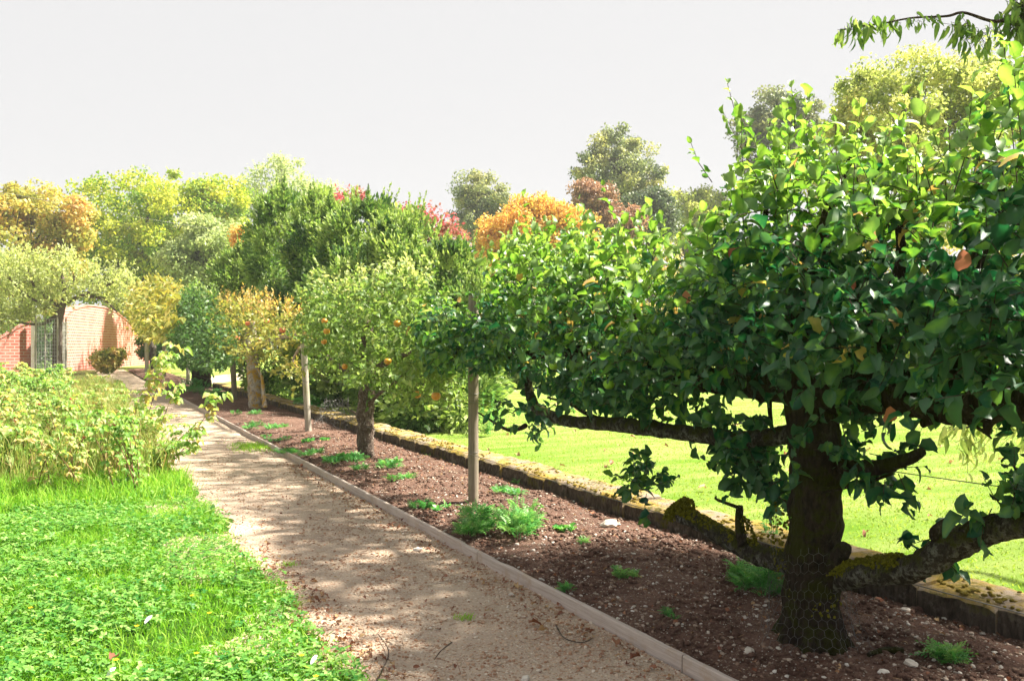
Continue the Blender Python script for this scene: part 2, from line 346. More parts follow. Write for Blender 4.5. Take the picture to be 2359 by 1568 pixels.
M['shaded_stone'] = barkmat('shaded_stone', (.035, .027, .02), (.15, .12, .095), (.20, .17, .14), (.11, .10, .02), .40, .40, .6)  # darker version of the wall stone: shade of the front face put into colour
def brickmat():
    m, t, o = newmat('brick')
    tc = t.nodes.new('ShaderNodeTexCoord'); mp = t.nodes.new('ShaderNodeMapping')
    t.links.new(tc.outputs['Object'], mp.inputs['Vector']); mp.inputs['Rotation'].default_value = (R(90), 0, 0)
    bk = t.nodes.new('ShaderNodeTexBrick'); t.links.new(mp.outputs[0], bk.inputs['Vector'])
    bk.inputs['Scale'].default_value = 1.0; bk.inputs['Brick Width'].default_value = .46; bk.inputs['Row Height'].default_value = .17
    bk.inputs['Mortar Size'].default_value = .024; bk.inputs['Color1'].default_value = (.42, .105, .075, 1); bk.inputs['Color2'].default_value = (.50, .165, .12, 1)
    bk.inputs['Mortar'].default_value = (.50, .36, .32, 1); bk.inputs['Bias'].default_value = -.1
    c = mixc(t, math_(t, 'MULTIPLY', ramp(t, [(.46, (0, 0, 0)), (.66, (1, 1, 1))], nz(t, .9, 6, .7)), .55), bk.outputs[0], (.54, .28, .235))
    c = mixc(t, math_(t, 'MULTIPLY', ramp(t, [(.6, (0, 0, 0)), (.7, (1, 1, 1))], nz(t, 5, 5, .7)), .7), c, (.2, .1, .08))
    principled(t, o, c, .9, bump(t, bk.outputs['Fac'], -.5, .02), .1); return m
M['brick'] = brickmat()
def plain(name, col, rough=.5, metal=0.0):
    m, t, o = newmat(name); c = mixc(t, math_(t, 'MULTIPLY', nz(t, 60, 4, .7), .5), col, tuple(v * .55 for v in col))
    p = principled(t, o, c, rough); p.inputs['Metallic'].default_value = metal; return m
M['wire'] = plain('wire', (.17, .165, .16), .45, .6)
M['galv'] = plain('galv', (.62, .62, .62), .5, .1)
M['cable'] = plain('cable', (.12, .12, .13), .6)
def applemat(name, a, b):
    m, t, o = newmat(name); c = mixc(t, ramp(t, [(.35, (0, 0, 0)), (.65, (1, 1, 1))], nz(t, 14, 3, .6)), a, b)
    p = principled(t, o, c, .32, None, .5); return m
M['green_apple'] = applemat('green_apple', (.20, .38, .02), (.30, .46, .05))
M['orange_apple'] = applemat('orange_apple', (.60, .30, .02), (.55, .20, .03))
M['red_apple'] = applemat('red_apple', (.55, .08, .05), (.60, .25, .08))
M['berry'] = applemat('berry', (.45, .02, .03), (.35, .02, .04))

# ------------------------------------------------------------------ ground, path, beds, lawns
def fbm(x, y, s, o=3):
    return sum(mnoise.noise(Vector((x * s * 2**k, y * s * 2**k, k * 7.3))) / 2**k for k in range(o))
def sheet(name, xs, ys, zf, mat, xf=None):
    xs = np.asarray(xs, float); ys = np.asarray(ys, float); V = []
    for y in ys:
        for x in xs:
            xx = xf(x, y) if xf else x
            V.append((xx, y, zf(xx, y)))
    nx = len(xs); Q = [(j * nx + i, j * nx + i + 1, (j + 1) * nx + i + 1, (j + 1) * nx + i) for j in range(len(ys) - 1) for i in range(nx - 1)]
    b = MB(); b.add(V, Q); return tag(b.build(name, mat), kind='structure')
PATH_L, PATH_R, WALL_F, WALL_B = 1.155, 2.66, 4.44, 4.88
def path_left(y): return PATH_L + .10 * fbm(y, 3.1, .8) + .03 * fbm(y, 9.1, 4)
def geo(a, b, n, k=2.0): u = np.linspace(0, 1, n); return a + (b - a) * u**k
gx = np.concatenate([-geo(4, 290, 14, 3)[::-1], geo(4, 290, 14, 3)]) 
sheet('ground', gx, np.concatenate([[-60, -20], geo(0, 290, 30, 3)]), lambda x, y: -.06, M['turf'])
sheet('gravel_path', np.linspace(0.6, PATH_R, 34), geo(2.2, 62, 300, 2.0), lambda x, y: -.004 + .012 * fbm(x, y, 2.2) - .02 * abs((x - 1.9) / .75)**2 * 0, M['gravel_path'])
def soil_z(x, y): return .035 + .05 * max(0, 1 - abs((x - 3.55) / .95)**2) + .03 * fbm(x, y, 1.7) + .018 * fbm(x, y, 7)
sheet('soil_bed', np.linspace(PATH_R + .03, WALL_F + .03, 70), geo(1.2, 60, 420, 2.2), soil_z, M['soil'])
sheet('left_lawn', np.linspace(-3.5, PATH_L + .2, 50), geo(2.5, 11.6, 110, 1.3), lambda x, y: -.005 + .03 * fbm(x, y, .9) - .03 * max(0, x - path_left(y)) * 6, M['green_ground'], None)
sheet('planting_bed', np.linspace(-9, .95, 40), geo(11.4, 60, 60, 1.5), lambda x, y: .02 + .04 * fbm(x, y, .9), M['bed_ground'])
def lawn_z(x, y): return -.03 + .02 * fbm(x, y, .25)
sheet('mown_lawn', geo(WALL_B - .03, 60, 60, 1.7), geo(-4, 50, 90, 1.3), lawn_z, M['turf'])

rng = np.random.default_rng(11)
def blades(b, xy, zf, length, width, lean=.35, tint=(0.2, .8)):
    n = len(xy); z = np.array([zf(x, y) for x, y in xy]); p = np.column_stack([xy, z - .005])
    d = nrm(np.column_stack([rng.normal(0, lean, n), rng.normal(0, lean, n), np.ones(n)])); nn = rnd_dir(rng, n)
    L = length * rng.uniform(.5, 1.3, n)
    inst(b, BLADE[0], BLADE[1], p, d, nn, L, 0, wide=width / L) if False else None
    tn = rng.uniform(*tint, n)
    nn = nrm(nn - d * (nn * d).sum(-1, keepdims=True)); s = np.cross(nn, d); hw = width * rng.uniform(.6, 1.3, n)[:, None] * .5
    tip = p + d * L[:, None] + nn * (L * rng.uniform(.1, .5, n))[:, None] - UP * (L * .12)[:, None]; mid = p + d * (L * .55)[:, None]
    V = np.stack([p - s * hw, p + s * hw, mid + s * hw * .8, mid - s * hw * .8, tip], 1).reshape(-1, 3)
    k = np.arange(n)[:, None] * 5
    t5 = np.repeat(tn, 5); b.add(V, k + np.array([[0, 1, 2, 3]]), t5); b.n -= 0
    b.F.append((k + np.array([[3, 2, 4]])) + b.n - len(V)); b.M.append(np.zeros(n, int))
left_z = lambda x, y: -.005 + .03 * fbm(x, y, .9)
def scatter(x0, x1, y0, y1, n, keep=None):
    x = rng.uniform(x0, x1, n); y = rng.uniform(y0, y1, n)
    if keep is not None:
        m = np.array([keep(a, c) for a, c in zip(x, y)]); x, y = x[m], y[m]
    return np.column_stack([x, y])
# the unmown strip on the left: grass blades and creeping leaves
gk = lambda x, y: x < path_left(y) + rng.normal(0, .025) and x > -.09 * y - .35 and rng.random() < .35 + .9 * max(0, fbm(x, y, 1.6) + .35)
b = MB(); blades(b, scatter(-1.6, 1.35, 3.4, 11.6, 120000, gk), left_z, .065, .0055, .5, (0.15, .85))
tk = lambda x, y: gk(x, y) and fbm(x + 9, y, 1.9) > .12
blades(b, scatter(-1.6, 1.35, 3.4, 11.6, 26000, tk), left_z, .11, .006, .45, (.35, 1.0))
tag(b.build('grass', M['grass']), 'bright green grass in the rough strip left of the gravel path', 'grass', kind='stuff')
ck = lambda x, y: x < path_left(y) + rng.normal(0, .035) and x > -.09 * y - .35 and fbm(x + 3, y - 4, 1.5) + rng.normal(0, .25) > -.12
xy = scatter(-1.6, 1.35, 3.4, 11.6, 42000, ck); n = len(xy); z = np.array([left_z(*p) for p in xy]) + rng.uniform(.02, .085, n)
b = MB(); d = nrm(np.column_stack([rng.normal(size=(n, 2)), rng.normal(0, .2, n)])); nn = nrm(np.column_stack([rng.normal(0, .35, (n, 2)), np.ones(n)]))
inst(b, *TRI, np.column_stack([xy, z]), d, nn, rng.uniform(.013, .034, n), np.clip(.45 + .25 * rng.normal(size=n), 0, 1))
tag(b.build('creeping_leaves', M['clover_leaf']), 'low creeping leaves matted through the rough grass', 'ground cover', kind='stuff')
# mown lawn blades beyond the stone wall
lk = lambda x, y: rng.random() < min(1, 90 / (x * x + y * y) + .12) and math.atan2(x, y) < 1.05
b = MB(); blades(b, scatter(WALL_B, 17, 2.2, 24, 170000, lk), lawn_z, .035, .010, .6, (0.25, .75))
ek = lambda x, y: x < WALL_B + .16 + .1 * fbm(y, 2, 2)
blades(b, scatter(WALL_B - .02, WALL_B + .35, 2.0, 18, 9000, ek), lawn_z, .17, .010, .45, (0.2, 1))
tag(b.build('lawn_grass', M['mown_grass']), 'sunlit mown grass beyond the low stone wall', 'grass', kind='stuff')

b = MB(); xy = scatter(WALL_B + .3, 16, 3, 22, 150); n = len(xy); k5 = np.column_stack([xy, [lawn_z(*p) + .035 for p in xy]])
inst(b, *LEAVES[1], k5, nrm(np.column_stack([rng.normal(size=(n, 2)), rng.normal(0, .2, n)])), np.column_stack([rng.normal(0, .4, (n, 2)), np.ones(n)]), rng.uniform(.05, .11, n), rng.uniform(.5, 1, n))
tag(b.build('lawn_leaves', M['litter']), 'tan fallen leaves dotted over the mown lawn', 'leaf litter', kind='stuff')
# ------------------------------------------------------------------ loose stones
def rock_tpl(seed, n=1):
    r = np.random.default_rng(seed)
    t = (1 + 5**.5) / 2
    V = nrm(np.array([(-1, t, 0), (1, t, 0), (-1, -t, 0), (1, -t, 0), (0, -1, t), (0, 1, t), (0, -1, -t), (0, 1, -t), (t, 0, -1), (t, 0, 1), (-t, 0, -1), (-t, 0, 1)], float))
    Fc = np.array([(0, 11, 5), (0, 5, 1), (0, 1, 7), (0, 7, 10), (0, 10, 11), (1, 5, 9), (5, 11, 4), (11, 10, 2), (10, 7, 6), (7, 1, 8), (3, 9, 4), (3, 4, 2), (3, 2, 6), (3, 6, 8), (3, 8, 9), (4, 9, 5), (2, 4, 11), (6, 2, 10), (8, 6, 7), (9, 8, 1)])
    for _ in range(n - 1):
        mid = {}; V = list(V); NF = []
        def mp(a, c):
            k = (min(a, c), max(a, c))
            if k not in mid: V.append(nrm((V[a] + V[c]) / 2)); mid[k] = len(V) - 1
            return mid[k]
        for a, c, e in Fc:
            x, y, z = mp(a, c), mp(c, e), mp(e, a); NF += [(a, x, z), (c, y, x), (e, z, y), (x, y, z)]
        V = np.array(V); Fc = np.array(NF)
    V = V * (1 + r.uniform(-.2, .2, (len(V), 1))) * np.array([1, .72, .5]); return V, Fc
def pebbles(b, xy, zf, smin, smax, p=3.0, tint=None):
    n = len(xy); z = np.array([zf(x, y) for x, y in xy]); s = smin + (smax - smin) * rng.random(n)**p
    d = nrm(np.column_stack([rng.normal(size=(n, 2)), rng.normal(0, .2, n)])); nn = nrm(np.column_stack([rng.normal(0, .3, (n, 2)), np.ones(n)]))
    t = rng.random(n)**1.8 if tint is None else tint
    for k in range(3):
        m = (np.arange(n) % 3) == k; inst(b, *rock_tpl(k + 1), np.column_stack([xy, z + s * .2])[m], d[m], nn[m], s[m], t[m])
near = lambda x, y: rng.random() < min(1, 36 / (x * x + y * y))
b = MB(); pebbles(b, scatter(PATH_L - .1, PATH_R, 3.2, 16, 52000, lambda x, y: near(x, y) and (fbm(x, y, 1.8) + rng.normal(0, .3) > -.1 or x > 2.35)), lambda x, y: -.004 + .012 * fbm(x, y, 2.2), .0035, .016, 4)
tag(b.build('gravel', M['path_pebble'], smooth=False), 'small pale gravel chips strewn over the path', 'gravel', kind='stuff')
b = MB(); pebbles(b, scatter(PATH_R + .05, WALL_F, 2.0, 22, 36000, lambda x, y: rng.random() < min(1, 40 / (x * x + y * y))), soil_z, .0035, .019, 4.6)
cl = MB(); pebbles(cl, scatter(PATH_R + .05, WALL_F, 2.0, 16, 22000, lambda x, y: rng.random() < min(1, 40 / (x * x + y * y)) and fbm(x + 5, y, 1.6) > -.25), soil_z, .006, .032, 2.6)
tag(cl.build('soil_clods', M['soil']), 'crumbs and clods of dark soil over the bed', 'soil', kind='stuff')
tag(b.build('flint_chips', M['pebble'], smooth=False), 'pale flint chips scattered over the dark soil of the bed', 'stones', kind='stuff')
def litter_fn(b, xy, zf, smin, smax):
    n = len(xy); z = np.array([zf(x, y) for x, y in xy]) + .008
    d = nrm(np.column_stack([rng.normal(size=(n, 2)), rng.normal(0, .3, n)])); nn = nrm(np.column_stack([rng.normal(0, .5, (n, 2)), np.ones(n)]))
    for k in range(5):
        m = np.arange(n) % 5 == k; inst(b, *LEAVES[k], np.column_stack([xy, z])[m], d[m], nn[m], rng.uniform(smin, smax, m.sum()), rng.random(m.sum()))
b = MB()
litter_fn(b, np.vstack([scatter(PATH_L - .05, PATH_L + .32, 3.8, 7.2, 500, lambda x, y: x < path_left(y) + .22), scatter(PATH_R - .25, PATH_R - .02, 3, 12, 420), scatter(PATH_L, PATH_R, 3.4, 10, 160), scatter(PATH_R + .05, WALL_F, 2, 15, 1100)]), lambda x, y: max(0, soil_z(x, y) if x > PATH_R else 0), .012, .038)
n = 900; xy = np.vstack([scatter(PATH_L, PATH_R, 3.4, 12, 450), scatter(PATH_R + .05, WALL_F, 2, 14, 450)]); d = nrm(np.column_stack([rng.normal(size=(n, 2)), rng.normal(0, .12, n)]))
A = np.column_stack([xy, [(.008 if x < PATH_R else soil_z(x, y) + .008) for x, y in xy]]); sticks(b, A, A + d * rng.uniform(.02, .09, n)[:, None], .0016, rng.random(n))
tag(b.build('leaf_litter', M['litter']), 'dry leaf scraps and bits of twig lying on the path and soil', 'leaf litter', kind='stuff')
# larger stones, each lifted out on its own
for k, (x, y, s, lab, mt) in enumerate([
        (1402, 1212, .085, 'large buff stone in the sunlit soil between the post and the tree', 'pebble'),
        (2200, 1408, .06, 'white rough stone at the foot of the stone wall', 'pebble'),
        (2085, 1398, .03, 'small grey stone beside the white rough stone', 'pebble'),
        (1725, 1500, .036, 'white stone between the edging board and the netted trunk', 'pebble'),
        (1838, 1370, .03, 'pale stone left of the netted trunk base', 'pebble'),
        (1712, 1283, .05, 'large pale flint under the mossy left arm of the tree', 'pebble'),
        (2097, 1545, .035, 'white stone right of the thistle rosette', 'pebble'),
        (2035, 1555, .028, 'white pebble nearest the bottom of the bed', 'pebble'),
        (1815, 1415, .03, 'pale stone lying against the chicken wire', 'pebble'),
        (2300, 1440, .03, 'cream stone lowest at the right edge of the bed', 'pebble'),
        (1490, 1187, .055, 'broken red brick end beside the netting', 'brick_bit'),
        (2025, 1376, .03, 'orange tile fragment in the soil right of the trunk', 'brick_bit'),
        (1365, 1178, .03, 'orange tile fragment in the sunlit soil', 'brick_bit'),
        (695, 1060, .03, 'reddish tile fragment on the bed near the leaning post', 'brick_bit'),
        (962, 1268, .035, 'pale flat stone on the path by the edging board', 'pebble'),
        (1210, 1590 - 24, .026, 'white stone on the path at the bottom of the picture', 'pebble'),
        (1178, 1372, .022, 'white stone in the middle of the path', 'pebble')]):
    p = P(x, y, .07 if x > 1250 or x == 695 else 0.0); z = soil_z(p[0], p[1]) if p[0] > PATH_R else .004
    bb = MB(); Vt, Ft = rock_tpl(40 + k, 2); a = k * 1.3
    inst(bb, Vt, Ft, [[p[0], p[1], z + s * .25]], [[math.cos(a), math.sin(a), .1]], [[.1, .2, 1]], s, .75 + .25 * ((k * 37) % 10) / 10)
    tag(bb.build('stone' if mt == 'pebble' else 'brick_fragment', M[mt], smooth=False, loc=(p[0], p[1], z)), lab, 'stone' if mt == 'pebble' else 'brick fragment')
# single fallen leaves, twigs, feathers
for k, (x, y, s, lab, tn) in enumerate([
        (1218, 1437, .075, 'curled rust brown leaf against the edging board joint', .3),
        (1262, 1452, .06, 'cream curled leaf beside the rust brown one at the board joint', .95),
        (1418, 1475, .07, 'flat brown leaf under the edging board, nearest the forked twig', .45),
        (1452, 1520, .06, 'dark red leaf close to the edging board near the picture bottom', .1),
        (1030, 1330, .055, 'red brown leaf on the path by the green weed tuft', .25),
        (1190, 1346, .055, 'pale yellow leaf lying in mid path', 1.0),
        (735, 1500, .06, 'orange brown leaf at the grass edge of the path', .6),
        (700, 1425, .055, 'dark brown leaf at the grass edge, higher one', .15),
        (268, 1545, .065, 'shrivelled dark leaf lying in the green grass', .05)]):
    p = P(x, y, .02); bb = MB(); a = k * 2.1
    inst(bb, *LEAVES[(k * 2 + 1) % 5], [[p[0], p[1], .025 if x > 650 else .09]], [[math.cos(a), math.sin(a), .15]], [[.35 * math.sin(k), .3, 1]], s, tn)
    tag(bb.build('fallen_leaf', M['litter'], loc=(p[0], p[1], .02)), lab, 'leaf')
for x, y, lab in ((333, 1427, 'white feather standing in the grass, upper one'), (715, 1520, 'white feather in the grass close to the path edge'), (245, 1549, 'white feather beside the shrivelled dark leaf')):
    p = P(x, y, .07); bb = MB(); inst(bb, *leaf_tpl(.3, .3, .05, .34), [[p[0], p[1], .05]], [[.5, .3, .5]], [[-.3, -1, .5]], .06, .6)
    tag(bb.build('feather', M['feather'], loc=(p[0], p[1], .06)), lab, 'feather')
for x, y, lab in ((480, 1412, 'yellow buttercup highest in the shaded grass'), (450, 1505, 'yellow buttercup between the two white feathers'), (313, 1442, 'yellow buttercup just left of the upper white feather'),
        (265, 1520, 'yellow buttercup above the shrivelled dark leaf'), (692, 1510, 'yellow buttercup nearest the path edge'), (725, 1558, 'yellow buttercup lowest in the picture'), (68, 1400, 'yellow buttercup at the left edge of the grass'), (440, 1250 + 122, 'yellow buttercup beside the sunlit grass')):
    p = P(x, y, .1); r_ = thing('buttercup', lab, 'flower', (p[0], p[1], 0))
    bb = MB(); sticks(bb, [[p[0], p[1], 0]], [[p[0] + .005, p[1], .1]], .0015, .6); bb.build('stem', M['grass'], r_)
    bb = MB(); a = np.arange(5) * 2 * math.pi / 5; d = np.column_stack([np.cos(a), np.sin(a), np.full(5, .55)])
    inst(bb, *MIDLEAF, np.tile([p[0] + .005, p[1], .1], (5, 1)), d, np.tile([0, 0, 1.0], (5, 1)), .016, .5, wide=1.7); bb.build('petals', M['petal'], r_)
for k, (pp, lab) in enumerate([([(1245, 1160), (1215, 1150), (1175, 1135), (1150, 1125)], 'brown fallen stick on the soil behind the weed tuft'),
        ([(1130, 1160), (1190, 1160), (1230, 1145)], 'pale stick lying below the brown one on the soil'),
        ([(1280, 1440), (1300, 1470), (1340, 1480), (1365, 1470)], 'forked twig on the path by the edging board'),
        ([(1040, 1480), (1015, 1500), (1000, 1520)], 'thin dark twig on the path'),
        ([(868, 1690 - 122), (880, 1545), (895, 1500), (870, 1460)], 'bent pale twig at the grass edge of the path'),
        ([(2080, 1510), (2040, 1508), (2000, 1520)], 'thick rotten branch piece in the hollow right of the trunk'),
        ([(540, 1310), (545, 1330), (540, 1350)], 'short grey stick standing in the grass')]):
    pts = []
    for (x, y) in pp:
        q_ = P(x, y, .06 if x > 1100 and k not in (2,) else .01); z = soil_z(q_[0], q_[1]) + .012 if q_[0] > PATH_R else (.06 if k == 6 else .014); pts.append((q_[0], q_[1], z))
    bb = MB(); limb(bb, pts, np.linspace(.022 if k == 5 else .0045, .002 if k != 5 else .012, len(pts)), sides=6, bump=.2); tag(bb.build('fallen_twig', M['bark'] if k == 5 else M['grey_bark'], loc=pts[0]), lab, 'twig')

# ------------------------------------------------------------------ timber edging, stone wall, cross boards
def plank(b, p0, p1, th, h, z0, seg=8, jit=.004, seed=0):
    r = np.random.default_rng(seed); p0 = np.array(p0, float); p1 = np.array(p1, float); d = (p1 - p0) / np.linalg.norm(p1 - p0); s = np.array([d[1], -d[0]])
    V = []; bev = .006
    for k in range(seg + 1):
        c = p0 + (p1 - p0) * k / seg + s * r.normal(0, jit); zt = z0 + h + r.normal(0, jit * .8)
        for (o, z) in ((-th / 2, z0 - .08), (-th / 2, zt - bev), (-th / 2 + bev, zt), (th / 2 - bev, zt), (th / 2, zt - bev), (th / 2, z0 - .08)):
            V.append((*(c + s * o), z))
    Q = [(k * 6 + i, k * 6 + (i + 1) % 6, (k + 1) * 6 + (i + 1) % 6, (k + 1) * 6 + i) for k in range(seg) for i in range(6)]
    b.add(V, Q); b.add(V[:6], [(0, 1, 2, 3, 4, 5)]); b.add(V[-6:], [(5, 4, 3, 2, 1, 0)])
ys = [2.2, 3.55, 6.0, 8.9, 12.4, 16.0, 19.8, 24.0, 29.5]
labs = ['edging board closest to the bottom of the picture', 'edging board beside the netted trunk and the forked twig', 'edging board passing the green weed tuft', 'edging board passing the tall grey post', 'edging board beside the orange apple tree',
        'edging board level with the leaning post', 'edging board behind the overhanging raspberry cane', 'farthest visible edging board, beside the dark tree']
for k in range(len(ys) - 1):
    bb = MB(); plank(bb, (PATH_R + .02 + .01 * math.sin(k * 2.4), ys[k] + .004), (PATH_R + .02 + .01 * math.sin(k * 2.4 + 2), ys[k + 1] - .004), .034, .072, 0, 14, .0022, k)
    r_ = thing('edging_board', 'weathered timber ' + labs[k], 'edging board', (PATH_R, ys[k], 0), 'timber boards edging the gravel path')
    bb.build('board', M['board_wood'], r_, smooth=False)
    bb = MB(); yy = ys[k] + .25; plank(bb, (PATH_R + .062, yy), (PATH_R + .062, yy + .05), .04, .05, 0, 1, .002, k); bb.build('peg', M['board_wood'], r_, smooth=False)
a, c = P(418, 892), P(562, 872); bb = MB(); plank(bb, a[:2], c[:2], .06, .28, 0, 6, .006, 3)
tag(bb.build('cross_board', M['board_wood'], smooth=False, loc=a), 'low timber board crossing behind the dark tree trunk', 'edging board')
# low mossy wall of laid stones
def wall_mesh(y0, y1, seed):
    r = np.random.default_rng(seed); bb = MB(); y = y0
    while y < y1:
        L = min(r.uniform(.35, .75), y1 - y + .01); zt = .2 + r.normal(0, .008); x0, x1 = WALL_F + r.normal(0, .01), WALL_B + r.normal(0, .015)
        ny, nx = max(3, int(L / .045)), 11; G = []
        xs = np.concatenate([[x0 + .01, x0, x0 + .004], np.linspace(x0 + .03, x1 - .03, nx), [x1, x1]]); zs = np.concatenate([[-.08, .08, zt - .03], np.full(nx, zt), [zt - .03, -.08]])
        for j in range(ny + 1):
            yy = y + .004 + (L - .008) * j / ny; e = .012 if j in (0, ny) else 0
            for xx, zz in zip(xs, zs):
                nn = .014 * fbm(yy, xx + zz, 6) ; G.append((xx + nn * (1 if zz < zt else .2), yy, zz + (nn - e if zz > .05 else 0)))
        w = len(xs); Q = [(j * w + i, j * w + i + 1, (j + 1) * w + i + 1, (j + 1) * w + i) for j in range(ny) for i in range(w - 1)]
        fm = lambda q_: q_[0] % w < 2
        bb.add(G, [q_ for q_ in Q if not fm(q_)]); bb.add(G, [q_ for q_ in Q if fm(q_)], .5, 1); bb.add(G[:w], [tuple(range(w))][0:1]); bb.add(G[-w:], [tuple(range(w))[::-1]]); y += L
    return bb
r_ = thing('stone_wall', 'low moss covered stone wall between the soil bed and the lawn', 'wall', (WALL_F, 2, 0))
wall_mesh(1.2, 34, 5).build('stonework', [M['wall_stone'], M['shaded_stone']], r_)
bb = MB()                                                    # cushions of moss on its top
n = 1500; my = geo(1.8, 20, 1500, 1.3) + rng.normal(0, .05, n); mx = rng.choice([WALL_F + .03, WALL_F + .12, WALL_F + .27], n, p=[.5, .3, .2]) + rng.normal(0, .04, n); mx = np.clip(mx, WALL_F, WALL_B)
keep = np.array([fbm(a * 1.5, c * 3, 1.1) > -.12 for a, c in zip(my, mx)]); my, mx = my[keep], mx[keep]; n = len(my)
for k in range(3):
    m = np.arange(n) % 3 == k; inst(bb, *rock_tpl(20 + k), np.column_stack([mx, my, np.full(n, .203)])[m], rnd_dir(rng, n)[m] * [1, 1, 0], np.tile([0, 0, 1.0], (n, 1))[m], rng.uniform(.008, .024, n)[m], .5)
bb.build('moss', M['gold_moss'], r_)

# ------------------------------------------------------------------ posts and wires
def post(x, y, top, lab, rad, lean=(0, 0), mat='post_wood', sq=False):
    p = P(x, y, .06); d = (p - EYE) @ FW; h = CAM_H + (HY - top) / F * d
    r_ = thing('wooden_post', lab, 'post', (p[0], p[1], 0), 'posts along the row of trained fruit trees')
    bb = MB(); n = 14; zs = np.linspace(-.1, h, n); pts = np.column_stack([p[0] + lean[0] * zs / h, p[1] + lean[1] * zs / h, zs]); rr = np.full(n, rad); rr[-1] *= .94
    tube(bb, pts, rr, 16, .025, fine=4.0); bb.build('stake', M[mat], r_)
    for zf in (.28, .55, .93):                                # turns of wire round the post
        bb = MB(); a_ = np.linspace(0, 2 * math.pi, 15); z = h * zf; c = [p[0] + lean[0] * zf, p[1] + lean[1] * zf, z]
        tube(bb, np.column_stack([c[0] + (rad + .003) * np.cos(a_), c[1] + (rad + .003) * np.sin(a_), z + .02 * np.sin(a_)]), .0022, 4)
        bb.build('wire_turn', M['wire'], r_)
    return p, h
posts = [post(1090, 1160, 680, 'tall round grey post at the left end of the big apple tree', .050, (.0, .0)),
         post(711, 997, 770, 'leaning pale round post beside the large leafed weed', .055, (-.10, .0), 'pale_post_wood'),
         post(541, 922, 800, 'round brown post between the dark tree and the pale trunk', .075, (-.08, 0)),
         post(433, 887, 800, 'thin far post left of the dark tree trunk', .07, (0, 0), 'pale_post_wood'),
         post(378, 868, 752, 'far grey post right of the brick wall, standing apart', .09, (0, 0)),
         post(352, 858, 752, 'far post right of the pair near the brick wall end', .13, (0, 0)),
         post(338, 858, 745, 'far post touching the brick wall end', .11, (0, 0), 'pale_post_wood')]
def wire(pts, lab, r=.0018, name='training_wire'):
    pts = np.array(pts, float); out = []
    for a, c in zip(pts[:-1], pts[1:]):
        t = np.linspace(0, 1, 12)[:-1, None]; s = a + (c - a) * t; s[:, 2] -= (.05 * 4 * t * (1 - t))[:, 0]; out.append(s)
    out = np.vstack(out + [pts[-1:]]); bb = MB(); tube(bb, out, r, 4); return tag(bb.build(name, M['wire'], loc=out[0]), lab, 'wire')
pp = [p for p, h in posts]
def wp(z): return [(3.44, .6, z)] + [(q_[0] - .05, q_[1], z) for q_ in pp[:4]]
wire(wp(.55), 'lowest dark training wire strung between the posts', .0024); wire(wp(1.05), 'middle dark training wire strung between the posts', .0022); wire(wp(1.85), 'top training wire near the post tops', .002)
A, B_ = AT(-60, 430, 45), AT(760, 560, 62)
wire([A, (A + B_) / 2 + [0, 0, -.3], B_], 'thin overhead cable crossing in front of the autumn trees', .007, 'overhead_cable')

# ------------------------------------------------------------------ fruit
def fruit_mesh(b, p, r, tint=.5):
    a = np.linspace(0, math.pi, 9); prof = [(math.sin(t) * (1 + .06 * math.cos(t)), math.cos(t) * .92 - (.28 * math.exp(-(t / .35)**2)) + .12 * math.exp(-((math.pi - t) / .3)**2)) for t in a]
    n = 12; V = [(p[0] + r * x * math.cos(k * 2 * math.pi / n), p[1] + r * x * math.sin(k * 2 * math.pi / n), p[2] + r * z) for x, z in prof for k in range(n)]
    b.add(V, [(i * n + k, (i + 1) * n + k, (i + 1) * n + (k + 1) % n, i * n + (k + 1) % n) for i in range(8) for k in range(n)], tint)
def fruits(parent, pts, r, mat, name='apple'):
    for k, p in enumerate(pts):
        b = MB(); fruit_mesh(b, p, r * (0.92 + .16 * ((k * 7) % 5) / 5)); o = b.build(name, M[mat], parent)
        s = MB(); sticks(s, [[p[0], p[1], p[2] + r * .6]], [[p[0] + .006, p[1], p[2] + r * 1.5]], .0018); st = s.build('stalk', M['twig'], None); st.parent = o
        st.location = -np.array(parent.location)

# ------------------------------------------------------------------ trained apple trees
def in_poly(px, py, poly):
    ins = np.zeros(len(px), bool); n = len(poly)
    for i in range(n):
        x1, y1 = poly[i]; x2, y2 = poly[(i + 1) % n]
        c = ((y1 > py) != (y2 > py)) & (px < (x2 - x1) * (py - y1) / ((y2 - y1) + 1e-12) + x1); ins ^= c
    return ins
def fill(rng, polys, X0, thick, dens, hole=-.25, hs=2.0):
    """points filling an upright outline (surveyed on the plane X=X0) with some thickness and natural gaps"""
    out = []
    for poly in polys:
        pa = np.array(poly, float); q_ = np.vstack([[ROW(x, y, X0 - thick) for x, y in poly], [ROW(x, y, X0 + thick) for x, y in poly]])[:, 1:]; lo, hi = q_.min(0), q_.max(0); n = int(dens * np.prod(hi - lo))
        s = rng.uniform(lo, hi, (n, 2)); X = X0 + np.clip(rng.normal(0, .62, n), -1, 1) * thick; p = np.column_stack([X, s])
        v = p - EYE; dd = v @ FW; p = p[in_poly(CX + F * (v @ RT) / dd, HY - F * v[:, 2] / dd, pa)]
        k = np.array([mnoise.noise(Vector(v * hs)) > hole for v in p]) if len(p) else []
        out.append(p[k] if len(p) else p)
    return np.vstack(out)
